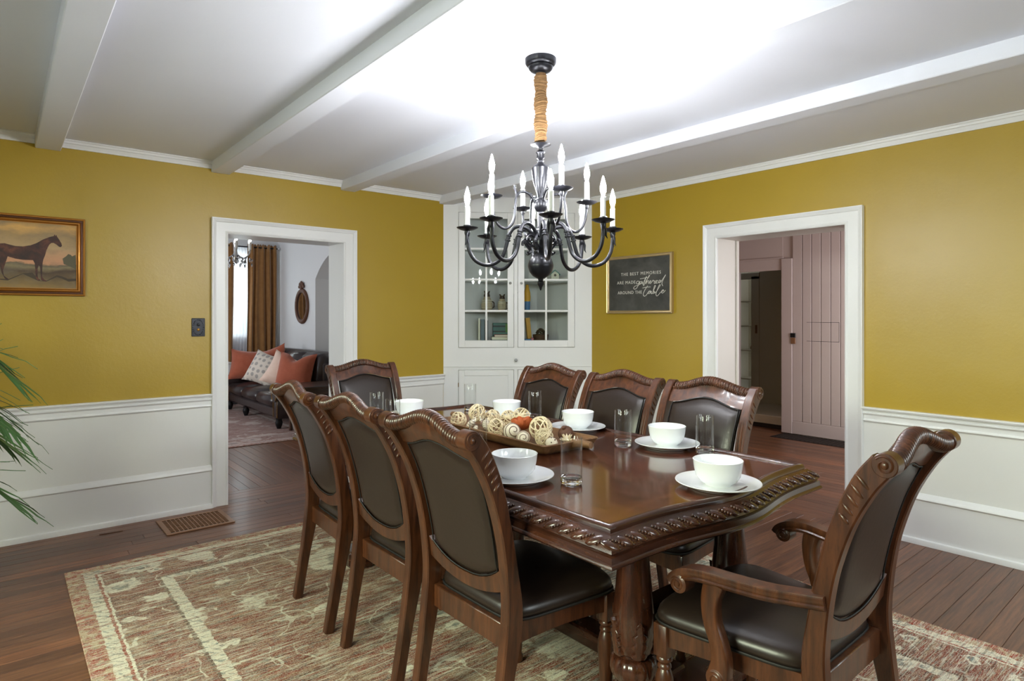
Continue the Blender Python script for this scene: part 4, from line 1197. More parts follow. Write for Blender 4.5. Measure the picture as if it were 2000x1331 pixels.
def lower_arm():
    m = MB()
    p = catmull([(0.026, 0, 1.668), (0.034, 0, 1.702), (0.058, 0, 1.728), (0.090, 0, 1.738), (0.118, 0, 1.728), (0.137, 0, 1.698), (0.146, 0, 1.660), (0.164, 0, 1.608), (0.198, 0, 1.578), (0.238, 0, 1.572), (0.278, 0, 1.590), (0.303, 0, 1.628), (0.312, 0, 1.675), (0.313, 0, 1.716)], 6)
    m.tube(p, 0.0082, 10)
    for (x, z, r) in ((0.137, 1.698, 0.0125), (0.1395, 1.688, 0.010), (0.1415, 1.678, 0.0125)):
        m.M = Matrix.Translation((x, 0, z)) @ Matrix.Rotation(-0.25, 4, 'Y'); m.lathe([(0.004, -0.004), (r, -0.003), (r, 0.003), (0.004, 0.004)], 14); m.M = Matrix.Identity(4)
    m.lathe([(0.006, 1.690), (0.009, 1.694), (0.0125, 1.708), (0.011, 1.718)], 14, (0.313, 0, 0))
    # leaf tips under the cup
    for s in (-1, 1):
        m.tube([(0.313, s * 0.009, 1.712), (0.317, s * 0.013, 1.690), (0.318, s * 0.012, 1.668), (0.323, s * 0.016, 1.656)], [0.004, 0.0055, 0.004, 0.001], 6)
    a = m.build('arm', M['iron'], ch, 60)
    candle_set(a, 0.313, 1.722)
    return a
def upper_arm():
    m = MB()
    p = catmull([(0.022, 0, 1.835), (0.040, 0, 1.862), (0.064, 0, 1.880), (0.092, 0, 1.880), (0.110, 0, 1.858), (0.116, 0, 1.815), (0.120, 0, 1.768), (0.136, 0, 1.735), (0.164, 0, 1.722), (0.192, 0, 1.738), (0.210, 0, 1.776), (0.218, 0, 1.820), (0.219, 0, 1.845)], 6)
    m.tube(p, 0.0058, 9)
    m.tube(catmull([(0.110, 0, 1.858), (0.112, 0, 1.880), (0.120, 0, 1.898), (0.114, 0, 1.905)], 4), [0.0055] * 10 + [0.008, 0.008, 0.004], 7)
    m.lathe([(0.005, 1.822), (0.010, 1.834), (0.009, 1.846)], 12, (0.219, 0, 0))
    a = m.build('arm', M['iron'], ch, 60)
    candle_set(a, 0.219, 1.848)
    return a
def spin(a, ang, dz=0.0):
    a.rotation_euler = (0, 0, math.radians(ang)); a.location.z = dz
def clone(a):
    c = a.copy(); COL.objects.link(c); c.parent = a.parent
    for g in list(a.children):
        d = g.copy(); COL.objects.link(d); d.parent = c
    return c
la = lower_arm(); base = -132.4 + 7.0
for k in range(8):
    o = la if k == 0 else clone(la)
    spin(o, base + 45 * k, 0.008 * math.cos(2 * PI * k / 8))
ua = upper_arm()
for k in range(4):
    o = ua if k == 0 else clone(ua)
    spin(o, -132.4 + 22 + 90 * k, 0.004 * math.cos(2 * PI * k / 4))
# small scrolled brackets round the hub
m0 = MB()
m0.tube(catmull([(0.030, 0, 1.690), (0.050, 0, 1.700), (0.062, 0, 1.688), (0.054, 0, 1.676), (0.046, 0, 1.684)], 5), 0.0042, 6)
m0.tube(catmull([(0.062, 0, 1.688), (0.070, 0, 1.668), (0.056, 0, 1.648), (0.046, 0, 1.632), (0.056, 0, 1.620), (0.064, 0, 1.628)], 5), 0.0042, 6)
m0.tube(catmull([(0.032, 0, 1.652), (0.056, 0, 1.662), (0.078, 0, 1.682), (0.084, 0, 1.664), (0.076, 0, 1.662)], 5), 0.0038, 6)
br = m0.build('scroll_bracket', M['iron'], ch, 60)
for k in range(8):
    o = br if k == 0 else br.copy()
    if k: COL.objects.link(o); o.parent = ch
    o.rotation_euler = (0, 0, math.radians(base + 22.5 + 45 * k))
# ------------------------------------------------------------ built-in corner cabinet
CA = math.atan2(3.927 - 4.740, 4.230 - 3.126); CWID = 1.371
cb = thing('corner_cabinet', 'tall white built-in corner cabinet with glazed upper doors', 'cabinet', (3.126, 4.740, 0), CA)
W = M['white']
T = 0.028
m = MB()
def fr(x0, x1, z0, z1): m.box(x0, x1, 0, T, z0, z1)
fr(0.0, 0.137, 0, 2.454); fr(1.211, CWID, 0, 2.454); fr(0.648, 0.680, 0.10, 2.32)
fr(0.137, 1.211, 2.315, 2.454); fr(0.137, 0.648, 0.868, 1.070); fr(0.680, 1.211, 0.868, 1.070); fr(0.137, 1.211, 0, 0.20)
m.build('face_frame', W, cb, 0)
MB().box(0.0, CWID, -0.012, 0.001, 0.893, 0.899, 0.002).build('ledge_bead', W, cb, 0)
MB().box(0.02, CWID - 0.02, -0.022, 0.001, 0.0, 0.16, 0.004).build('plinth', W, cb, 0)
m = MB()
m.prism([(0.055, 0.029), (0.065, 0.029), (0.835, 0.596), (0.835, 0.602)], 'z', 0.0, 2.45)
m.prism([(1.340, 0.029), (1.330, 0.029), (0.915, 0.596), (0.915, 0.602)], 'z', 0.0, 2.45)
m.box(0.833, 0.917, 0.592, 0.600, 0, 2.45)
m.build('back_panel', M['grey'], cb, 0)
for z in (1.085, 1.395, 1.682, 1.968):
    m = MB(); m.prism([(0.085, 0.034), (1.315, 0.034), (0.915, 0.585), (0.835, 0.585)], 'z', z, z + 0.020); m.build('shelf', W, cb, 0)
def glazed_door(x0, x1, g0, g1, kx):
    m = MB(); z0, z1, q0, q1 = 1.073, 2.312, 1.137, 2.256; y0, y1 = -0.004, 0.024
    m.box(x0, g0, y0, y1, z0, z1, 0.002); m.box(g1, x1, y0, y1, z0, z1, 0.002); m.box(g0, g1, y0, y1, z0, q0, 0.002); m.box(g0, g1, y0, y1, q1, z1, 0.002)
    gm = (g0 + g1) / 2; bars = [1.408, 1.696, 1.980]
    m.box(gm - 0.009, gm + 0.009, y0 + 0.002, y1, q0, q1, 0.002)
    for b in bars: m.box(g0, g1, y0 + 0.003, y1, b - 0.009, b + 0.009, 0.002)
    d = m.build('door', W, cb, 0)
    zs = [q0] + bars + [q1]
    for i in range(4):
        for (a, b) in ((g0, gm - 0.009), (gm + 0.009, g1)):
            MB().box(a, b, 0.012, 0.015, zs[i] + (0.009 if i else 0), zs[i + 1] - (0.009 if i < 3 else 0)).build('pane', M['pane'], d, 0)
    k = MB(); k.M = Matrix.Translation((kx, -0.004, 1.663)) @ Matrix.Rotation(R90, 4, 'X')
    k.lathe([(0.0, 0), (0.006, 0), (0.006, 0.008), (0.011, 0.014), (0.0125, 0.021), (0.009, 0.027), (0.0, 0.029)], 14); k.build('knob', M['chrome'], d, 50)
    return d
glazed_door(0.140, 0.645, 0.197, 0.588, 0.612)
glazed_door(0.683, 1.208, 0.743, 1.145, 0.714)
def panel_door(x0, x1):
    m = MB(); z0, z1 = 0.205, 0.865; s = 0.052; y0, y1 = -0.003, 0.024
    m.box(x0, x0 + s, y0, y1, z0, z1, 0.002); m.box(x1 - s, x1, y0, y1, z0, z1, 0.002); m.box(x0 + s, x1 - s, y0, y1, z0, z0 + s, 0.002); m.box(x0 + s, x1 - s, y0, y1, z1 - s, z1, 0.002)
    d = m.build('door', W, cb, 0)
    MB().box(x0 + s, x1 - s, 0.006, 0.020, z0 + s, z1 - s).build('panel', W, d, 0)
    for hz in (0.34, 0.73):
        MB().box(x0 - 0.006 if x0 < 0.4 else x1, x0 if x0 < 0.4 else x1 + 0.006, -0.006, 0.004, hz - 0.02, hz + 0.02, 0.001).build('hinge', M['brass'], d, 0)
panel_door(0.140, 0.645); panel_door(0.683, 1.208)
k = MB(); k.M = Matrix.Translation((0.663, 0.0, 0.955)) @ Matrix.Rotation(R90, 4, 'X')
k.lathe([(0.0, 0), (0.014, 0), (0.014, 0.003), (0.007, 0.006), (0.007, 0.012), (0.014, 0.018), (0.016, 0.026), (0.011, 0.033), (0.0, 0.035)], 16); k.build('knob', M['chrome'], cb, 50)
MB().box(0.655, 0.673, -0.001, 0.002, 0.915, 0.995).build('turn_latch', W, cb, 0)

# things standing on the cabinet shelves (cabinet axes: along the face, depth, up)
CB = Matrix.Translation((3.126, 4.740, 0)) @ Matrix.Rotation(CA, 4, 'Z')
def on_shelf(u, d, z): return CB @ Vector((u, d, z))
SH1, SH2, SH3 = 1.1056, 1.4156, 1.7026
tan1 = plain('speckled_clay', srgb(176, 158, 132), 0.6); drk = plain('dark_clay', srgb(70, 54, 44), 0.6)
yel = plain('yellow_print', srgb(214, 158, 40), 0.5); blu = plain('blue_print', srgb(66, 120, 170), 0.5)
gry = plain('grey_blue_cloth', srgb(104, 116, 128), 0.6); blk = plain('dark_cover', srgb(46, 52, 58), 0.5)
tea = plain('teal_print', srgb(84, 128, 120), 0.5); grn = plain('green_print', srgb(92, 140, 70), 0.5)
pnk = plain('rose_print', srgb(184, 106, 110), 0.5); wht = plain('pale_cover', srgb(214, 206, 186), 0.5)
basketm = weave('dark_wicker', srgb(60, 42, 32), srgb(92, 66, 50), 60, 0.7)
def jug(label, u, d, z, s, loc_rot=0.0):
    p = on_shelf(u, d, z); t = thing('clay_jug', label, 'jug', p, CA + loc_rot, 'clay figures on the middle cabinet shelf')
    m = MB(); m.lathe([(0.0, 0), (0.040 * s, 0), (0.052 * s, 0.02 * s), (0.056 * s, 0.055 * s), (0.047 * s, 0.095 * s), (0.034 * s, 0.120 * s), (0.030 * s, 0.135 * s), (0.0, 0.135 * s)], 22); b = m.build('jug_body', tan1, t, 50)
    m = MB()
    for i in range(5): m.lathe([(0.050 * s, (0.02 + i * 0.018) * s), (0.0585 * s - i * 0.0008, (0.025 + i * 0.018) * s), (0.050 * s, (0.030 + i * 0.018) * s)], 22, (0, 0, 0), False, False)
    m.build('ribs', wht, b, 60)
    m = MB(); m.ball((0, 0, 0.142 * s), 0.032 * s, 14, 10)
    for sx in (-1, 1): m.tube([(sx * 0.014 * s, 0, 0.160 * s), (sx * 0.026 * s, 0, 0.185 * s), (sx * 0.034 * s, 0, 0.192 * s)], [0.012 * s, 0.008 * s, 0.002 * s], 8)
    m.build('head', drk, t, 60)
    m = MB(); m.tube(catmull([(0.050 * s, 0, 0.09 * s), (0.080 * s, 0, 0.075 * s), (0.080 * s, 0, 0.035 * s), (0.055 * s, 0, 0.02 * s)], 5), 0.007 * s, 7); m.build('handle', drk, t, 60)
jug('tall ribbed clay jug on the middle shelf, left pane', 0.400, 0.14, SH2, 0.95, 0.5)
jug('short ribbed clay jug on the middle shelf beside the tall one', 0.545, 0.16, SH2, 0.80, -0.2)
jug('clay jug half hidden behind the left door stile', 0.665, 0.18, SH2, 0.90, 0.2)
def book(label, u0, u1, d0, d1, z, h, mat, pagem, lean=0.0):
    p = on_shelf((u0 + u1) / 2, (d0 + d1) / 2, z); t = thing('book', label, 'book', p, CA, 'books on the lowest glazed shelf')
    t.rotation_euler = (0, lean, CA)
    w2, d2 = (u1 - u0) / 2, (d1 - d0) / 2
    m = MB(); m.box(-w2, -w2 + 0.003, -d2, d2, 0, h, 0.001); m.box(w2 - 0.003, w2, -d2, d2, 0, h, 0.001); m.box(-w2, w2, -d2, -d2 + 0.003, 0, h, 0.001); m.build('cover', mat, t, 0)
    MB().box(-w2 + 0.003, w2 - 0.003, -d2 + 0.003, d2 - 0.004, 0.004, h - 0.004).build('pages', pagem, t, 0)
book('thin cream book standing at the left of the lowest glazed shelf', 0.318, 0.336, 0.06, 0.185, SH1, 0.235, wht, wht)
book('grey-blue book standing beside the thin cream book', 0.342, 0.378, 0.06, 0.20, SH1, 0.225, gry, wht)
book('dark upright book behind the left muntin', 0.383, 0.410, 0.07, 0.21, SH1, 0.215, blk, wht)
book('yellow book leaning on the lowest shelf behind the right door', 0.795, 0.835, 0.20, 0.34, SH1, 0.240, yel, wht, -0.10)
def flat_book(label, u0, u1, d0, d1, z, h, mat):
    p = on_shelf((u0 + u1) / 2, (d0 + d1) / 2, z); t = thing('book', label, 'book', p, CA, 'books lying on the lowest glazed shelf')
    w2, d2 = (u1 - u0) / 2, (d1 - d0) / 2
    m = MB(); m.box(-w2, w2, -d2, d2, 0, 0.003, 0.001); m.box(-w2, w2, -d2, d2, h - 0.003, h, 0.001); m.box(-w2, -w2 + 0.003, -d2, d2, 0, h, 0.001); m.build('cover', mat, t, 0)
    MB().box(-w2 + 0.003, w2 - 0.004, -d2 + 0.004, d2 - 0.004, 0.003, h - 0.003).build('pages', wht, t, 0)
flat_book('grey book lying at the bottom of the stack behind the left door', 0.44, 0.64, 0.06, 0.23, SH1, 0.034, gry)
flat_book('pale book lying second in the stack behind the left door', 0.445, 0.63, 0.065, 0.22, SH1 + 0.0345, 0.026, wht)
flat_book('rose book on top of the stack behind the left door', 0.47, 0.61, 0.07, 0.21, SH1 + 0.061, 0.020, pnk)
bx = thing('board_game_box', 'tall teal and dark boxed set standing behind the left book stack', 'box', on_shelf(0.56, 0.285, SH1), CA)
MB().box(-0.10, 0.10, -0.025, 0.025, 0, 0.19, 0.003).build('box_body', tea, bx, 0)
for z in (0.05, 0.10, 0.15): MB().box(-0.10, 0.10, -0.0265, -0.0245, z, z + 0.014).build('dark_band', blk, bx, 0)
MB().box(0.02, 0.09, -0.0270, -0.0245, 0.10, 0.18).build('green_patch', grn, bx, 0)
vs = thing('painted_bottle', 'tall yellow and blue painted bottle on the middle shelf, right door', 'bottle', on_shelf(0.785, 0.20, SH2), CA)
m = MB(); m.lathe([(0.030, 0.085), (0.034, 0.12), (0.030, 0.17), (0.018, 0.215), (0.012, 0.245), (0.0, 0.248)], 18); m.build('bottle_top', yel, vs, 50)
m = MB(); m.lathe([(0.0, 0), (0.026, 0), (0.028, 0.03), (0.030, 0.085), (0.0, 0.085)], 18); m.build('bottle_base', blu, vs, 50)
bh = thing('small_birdhouse', 'small pale birdhouse with teal roof on the upper shelf', 'birdhouse', on_shelf(1.045, 0.16, SH3), CA)
m = MB(); m.prism([(-0.036, 0), (0.036, 0), (0.036, 0.060), (0, 0.09), (-0.036, 0.060)], 'y', -0.03, 0.03); m.build('house_body', wht, bh, 0)
m = MB(); m.prism([(-0.052, 0.052), (-0.048, 0.046), (0, 0.088), (0.048, 0.046), (0.052, 0.052), (0, 0.098)], 'y', -0.042, 0.042); m.build('roof', tea, bh, 0)
m = MB(); m.M = Matrix.Translation((0, -0.031, 0.045)) @ Matrix.Rotation(R90, 4, 'X'); m.lathe([(0, 0), (0.012, 0), (0.012, 0.002), (0, 0.002)], 14); m.build('entrance_hole', drk, bh, 0)
bk = thing('wicker_basket', 'dark wicker basket on the lowest glazed shelf, right door', 'basket', on_shelf(0.915, 0.20, SH1), CA)
m = MB()
m.lathe([(0.0, 0), (0.058, 0), (0.068, 0.02), (0.074, 0.055), (0.076, 0.080), (0.070, 0.080), (0.064, 0.02), (0.0, 0.012)], 26)
for i in range(6): m.tube([(0.0735 * (0.86 + 0.025 * i) * math.cos(a), 0.0735 * (0.86 + 0.025 * i) * math.sin(a), 0.012 + i * 0.012) for a in [2 * PI * k / 26 for k in range(26)]], 0.0045, 5, True)
m.build('basket_body', basketm, bk, 60)
pc = MB(); rq = random.Random(2)
for i in range(46):
    f = i / 46; a = i * 2.4; r = 0.040 * math.sin(PI * (0.12 + 0.86 * f))
    pc.ball((r * math.cos(a), r * math.sin(a), 0.075 * f), 1, 6, 4, (0.013, 0.013, 0.006))
o = pc.build('pine_cone', drk, None, 60); o.location = on_shelf(0.915, 0.20, SH1 + 0.062); tag(o, 'brown pine cone sitting in the wicker basket', 'pine cone')
bt = thing('toy_truck', 'little blue and red toy truck on the shelf before the yellow book', 'toy', on_shelf(0.785, 0.13, SH1), CA)
MB().box(-0.045, 0.03, -0.022, 0.022, 0.010, 0.040, 0.004).build('truck_body', blu, bt, 0)
MB().box(0.0305, 0.055, -0.020, 0.020, 0.010, 0.052, 0.005).build('truck_cab', pnk, bt, 0)
for wx in (-0.03, 0.035):
    m = MB(); m.M = Matrix.Translation((wx, 0, 0.011)) @ Matrix.Rotation(R90, 4, 'X'); m.lathe([(0, -0.025), (0.011, -0.025), (0.011, 0.025), (0, 0.025)], 14); m.build('wheel', blk, bt, 40)
# ------------------------------------------------------------ rug under the table
RW, RL = RUGX1 - RUGX0, RUGY1 - RUGY0
M['rug'] = rug_material('faded_oriental_rug', RW, RL, srgb(226, 220, 198), srgb(150, 62, 44), srgb(84, 54, 42), srgb(176, 150, 118), srgb(100, 116, 114))
rug = MB().box(0, RW, 0, RL, 0.0012, 0.0085, 0.003).build('area_rug', M['rug'], None, 0)
rug.location = (RUGX0, RUGY0, 0); rug.rotation_euler = (0, 0, math.radians(-0.8) * 0)
tag(rug, 'large faded red and cream oriental rug under the dining table', 'rug')

# ------------------------------------------------------------ floor register, plug, switch
fv = thing('floor_register', 'brown metal floor register with square grid beside the left doorway', 'vent', (0.995, 4.452, 0.0008), math.radians(0.5))
hx, hy = 0.200, 0.172
m = MB(); m.box(-hx, hx, -hy, -hy + 0.030, 0, 0.007, 0.002); m.box(-hx, hx, hy - 0.030, hy, 0, 0.007, 0.002); m.box(-hx, -hx + 0.030, -hy + 0.03, hy - 0.03, 0, 0.007, 0.002); m.box(hx - 0.030, hx, -hy + 0.03, hy - 0.03, 0, 0.007, 0.002)
m.build('frame', M['brownmetal'], fv, 0)
MB().box(-hx + 0.03, hx - 0.03, -hy + 0.03, hy - 0.03, 0.0002, 0.001).build('duct', M['dark'], fv, 0)
bar = None
for i in range(1, 14):
    x = -hx + 0.03 + (2 * hx - 0.06) * i / 14; MB().box(x - 0.0028, x + 0.0028, -hy + 0.03, hy - 0.03, 0.001, 0.0062).build('bar', M['brownmetal'], fv, 0)
for i in range(1, 9):
    y = -hy + 0.03 + (2 * hy - 0.06) * i / 9; MB().box(-hx + 0.03, hx - 0.03, y - 0.0030, y + 0.0030, 0.001, 0.0066).build('bar', M['brownmetal'], fv, 0)
pg = MB().box(-0.062, 0.062, -0.010, 0.010, 0.0, 0.003, 0.001).build('floor_plug', plain('worn_plug_wood', srgb(96, 58, 32), 0.5), None, 0)
pg.location = (0.54, 4.572, 0.0006); pg.rotation_euler = (0, 0, -0.1); tag(pg, 'small brown wooden strip set in the floor left of the register', 'plug')
hg = thing('floor_grate', 'dark slotted floor grate before the board door in the hall', 'vent', (6.86, 3.06, 0.0008))
m = MB(); m.box(-0.16, 0.16, -0.44, 0.44, 0, 0.002); m.build('grate_plate', M['dark'], hg, 0)
for i in range(19):
    y = -0.42 + 0.84 * i / 18; MB().box(-0.15, 0.15, y - 0.008, y + 0.008, 0.002, 0.006, 0.001).build('bar', M['sub'], hg, 0)
sw = thing('light_switch', 'dark ornate push-button switch plate left of the left doorway', 'switch', (1.076, YB, 1.279))
m = MB(); m.box(-0.043, 0.043, -0.006, 0, -0.064, 0.064, 0.004)
for i in range(22):
    a = 2 * PI * i / 22; m.ball((0.034 * math.cos(a) * (1.0), -0.006, 0.053 * math.sin(a)), 0.0045, 6, 4)
m.build('plate', M['iron'], sw, 40)
for z, mt in ((0.018, 'black'), (-0.016, 'brass')):
    m = MB(); m.M = Matrix.Translation((0, -0.005, z)) @ Matrix.Rotation(R90, 4, 'X'); m.lathe([(0, 0), (0.010, 0), (0.010, 0.005), (0.007, 0.007), (0, 0.007)], 16); m.build('push_button', M[mt], sw, 40)

# ------------------------------------------------------------ horse painting on the left wall
pt = thing('horse_painting', 'gilt-framed painting of a standing brown horse on the yellow wall', 'painting', (0, 0, 0))
X0, X1, Z0, Z1 = -0.27, 0.420, 1.482, 1.968
fp = [(0.0, 0.0), (0.0, 0.016), (0.004, 0.020), (0.010, 0.018), (0.014, 0.012), (0.022, 0.014), (0.030, 0.026), (0.036, 0.028), (0.041, 0.022), (0.043, 0.012), (0.046, 0.012), (0.046, 0.004)]
def frame_rings(m, fp, x0, x1, z0, z1, place):
    R = []
    for q in range(5):
        k = q % 4
        R.append([place((x0 + o) if k in (0, 3) else (x1 - o), (z0 + o) if k in (0, 1) else (z1 - o), d) for o, d in fp])
    m.rings(R, True, False, False)
m = MB(); frame_rings(m, fp, X0, X1, Z0, Z1, lambda x, z, d: (x, YB - 0.001 - d, z)); fo = m.build('frame', M['gilt'], pt, 30)
m = MB(); frame_rings(m, [(0.0125, 0.0155), (0.0235, 0.0175), (0.0235, 0.012), (0.0125, 0.010)], X0, X1, Z0, Z1, lambda x, z, d: (x, YB - 0.001 - d, z)); m.build('dark_groove', M['giltdark'], fo, 30)
MB().box(X0 + 0.04, X1 - 0.04, YB - 0.010, YB - 0.002, Z0 + 0.04, Z1 - 0.04).build('canvas', M['canvas'], pt, 0)
def flat(name, pts, mat, d, parent):
    m = MB(); m.rings([[(x, YB - d, z) for x, z in pts], [(x, YB - d - 0.0008, z) for x, z in pts]])
    return m.build(name, M[mat], parent, 0)
HORSE = [(0.0051, 1.7861), (0.026, 1.7887), (0.0472, 1.7825), (0.0756, 1.7755), (0.1115, 1.7759), (0.1479, 1.7855), (0.1773, 1.8017), (0.207, 1.8251), (0.2371, 1.8417), (0.2598, 1.8506), (0.2648, 1.8615), (0.2682, 1.8514), (0.2731, 1.8589), (0.277, 1.8474), (0.2865, 1.8315), (0.2981, 1.8087), (0.3012, 1.7922), (0.2942, 1.7846), (0.2865, 1.7864), (0.2751, 1.7974), (0.2598, 1.8081), (0.2484, 1.8072), (0.2371, 1.7946), (0.2239, 1.7607), (0.2183, 1.7321), (0.2089, 1.7034), (0.2052, 1.6797), (0.2033, 1.6374), (0.2033, 1.5953), (0.2145, 1.5793), (0.2258, 1.5737), (0.2201, 1.5687), (0.207, 1.572), (0.1977, 1.5787), (0.1959, 1.6137), (0.1921, 1.6603), (0.1858, 1.6646), (0.181, 1.6457), (0.181, 1.6037), (0.1847, 1.5852), (0.194, 1.5785), (0.1921, 1.5738), (0.181, 1.5757), (0.1718, 1.5893), (0.1699, 1.6358), (0.167, 1.6776), (0.1589, 1.6957), (0.1115, 1.6952), (0.0756, 1.6999), (0.0401, 1.7114), (0.0295, 1.6698), (0.019, 1.6284), (0.0225, 1.5968), (0.0366, 1.5838), (0.0465, 1.576), (0.0366, 1.5715), (0.026, 1.5811), (0.012, 1.6145), (0.0051, 1.6504), (-0.004, 1.630), (-0.008, 1.590), (0.002, 1.577), (-0.016, 1.573), (-0.024, 1.600), (-0.026, 1.650), (-0.030, 1.690), (-0.046, 1.640), (-0.050, 1.690), (-0.044, 1.750), (-0.030, 1.776)]
SHADE = [(0.0051, 1.5779), (0.0436, 1.5772), (0.1115, 1.6145), (0.1552, 1.6211), (0.1921, 1.5738), (0.222, 1.5726), (0.2751, 1.6101), (0.300, 1.604), (0.330, 1.590), (0.3722, 1.592), (0.3722, 1.578), (0.335, 1.572), (0.300, 1.590), (0.2751, 1.598), (0.222, 1.5679), (0.1847, 1.5712), (0.1115, 1.6099), (0.0401, 1.568), (0.0051, 1.5712), (-0.06, 1.573), (-0.06, 1.579)]
BUSH = [(0.3097, 1.6808), (0.3039, 1.7138), (0.3213, 1.7292), (0.3329, 1.7443), (0.3447, 1.7403), (0.3525, 1.7312), (0.3702, 1.7419), (0.3722, 1.6505), (0.3368, 1.6679)]
flat('painted_bush', BUSH, 'bushpaint', 0.0101, pt); flat('painted_ground', SHADE, 'shadowpaint', 0.0101, pt); flat('painted_horse', HORSE, 'horse', 0.0105, pt)

# ------------------------------------------------------------ chalkboard sign on the right wall
sg = thing('wall_sign', 'square blackboard sign about gathering round the table, in a pale gold frame', 'sign', (0, 0, 0))
SA, SB, S0, S1 = 3.722, 3.022, 1.384, 1.884            # left / right (Y), bottom / top
def place_r(a, z, d): return (XR - 0.001 - d, SA - a, z)
m = MB(); frame_rings(m, [(0, 0), (0, 0.030), (0.004, 0.034), (0.010, 0.030), (0.018, 0.030), (0.024, 0.024), (0.026, 0.010), (0.026, 0.004)], 0.0, SA - SB, S0, S1, place_r); m.build('frame', M['champagne'], sg, 30)
MB().box(XR - 0.014, XR - 0.003, SB + 0.02, SA - 0.02, S0 + 0.02, S1 - 0.02).build('board', M['chalk'], sg, 0)
def letters(txt, a0, a1, z, size):
    c = bpy.data.curves.new('lettering', 'FONT'); c.body = txt; c.size = size; c.extrude = 0.0006; c.resolution_u = 3
    o = bpy.data.objects.new('lettering', c); COL.objects.link(o); o.data.materials.append(M['chalkwhite'])
    o.parent = sg
    for _ in range(4):
        bpy.context.view_layer.update()
        w = o.dimensions.x
        if abs(w - (a1 - a0)) < 0.002: break
        c.space_character *= 1 + 1.25 * ((a1 - a0) / max(w, 1e-4) - 1)
    bpy.context.view_layer.update()
    me = bpy.data.meshes.new_from_object(o); me.name = 'lettering'
    bpy.data.objects.remove(o); o = link('lettering', me, sg)
    o.location = (XR - 0.0150, SA - a0, z); o.rotation_euler = (R90, 0, -R90)
letters('THE BEST MEMORIES', 0.156, 0.582, 1.712, 0.038)
letters('ARE MADE', 0.112, 0.318, 1.640, 0.038)
letters('AROUND THE', 0.119, 0.386, 1.552, 0.038)
STROKES = [
 [(0.358, 1.6566), (0.3377, 1.6598), (0.3261, 1.6465), (0.3348, 1.6346), (0.3551, 1.6452), (0.3609, 1.6588), (0.3522, 1.6315), (0.329, 1.6001), (0.3086, 1.5916), (0.2968, 1.6013), (0.3115, 1.617), (0.358, 1.629), (0.3868, 1.6485), (0.3753, 1.6559), (0.3638, 1.6449), (0.3695, 1.6331), (0.3868, 1.6439), (0.3908, 1.6538), (0.3925, 1.6345), (0.4039, 1.6386), (0.4266, 1.6786), (0.4351, 1.6964), (0.4153, 1.6655), (0.401, 1.6295), (0.405, 1.6179)],
 [(0.3667, 1.6779), (0.4039, 1.682), (0.4435, 1.6869)],
 [(0.405, 1.6179), (0.4209, 1.6424), (0.4435, 1.6733), (0.4671, 1.6993), (0.4632, 1.7041), (0.4435, 1.6733), (0.4266, 1.6321), (0.4435, 1.6551), (0.4559, 1.6591), (0.452, 1.6411), (0.4604, 1.6362), (0.4772, 1.649), (0.48, 1.658), (0.4688, 1.6539), (0.466, 1.6405), (0.4772, 1.6346), (0.4994, 1.6571), (0.5049, 1.6613), (0.5077, 1.6522), (0.5215, 1.6538), (0.5132, 1.6362), (0.5215, 1.6327), (0.5434, 1.6483), (0.5462, 1.6572), (0.5325, 1.6533), (0.5297, 1.6377), (0.5434, 1.634), (0.5815, 1.6511), (0.5679, 1.6584), (0.5598, 1.6454), (0.5652, 1.634), (0.5869, 1.6486), (0.6298, 1.6998), (0.6084, 1.6654), (0.5923, 1.6306), (0.602, 1.608)],
 [(0.3925, 1.5987), (0.4323, 1.6046), (0.4772, 1.6047)],
 [(0.4464, 1.6163), (0.4153, 1.5787), (0.401, 1.5472), (0.4096, 1.5287), (0.4323, 1.5372), (0.452, 1.5593), (0.4827, 1.5674), (0.466, 1.5725), (0.452, 1.5593), (0.4576, 1.5478), (0.4772, 1.5586), (0.4855, 1.5696), (0.4827, 1.5493), (0.4939, 1.5504), (0.516, 1.5888), (0.5281, 1.6109), (0.5187, 1.6135), (0.5049, 1.5757), (0.4994, 1.5511), (0.5132, 1.552), (0.5204, 1.5662), (0.5077, 1.5657), (0.5187, 1.5528), (0.538, 1.5656), (0.5652, 1.6005), (0.5772, 1.6179), (0.5652, 1.6161), (0.5434, 1.5744), (0.5325, 1.5434), (0.5407, 1.5266), (0.5598, 1.5381), (0.5815, 1.5589), (0.6084, 1.5687), (0.603, 1.5769), (0.5896, 1.5662), (0.5923, 1.5505), (0.6084, 1.5545), (0.6271, 1.5716)]]
for word in (STROKES[:3], STROKES[3:]):
    m = MB()
    for st in word:
        p = catmull([place_r(a, z, 0.0140) for a, z in st], 4)
        m.tube(p, 0.0024, 5)
    m.build('script_lettering', M['chalkwhite'], sg, 60)

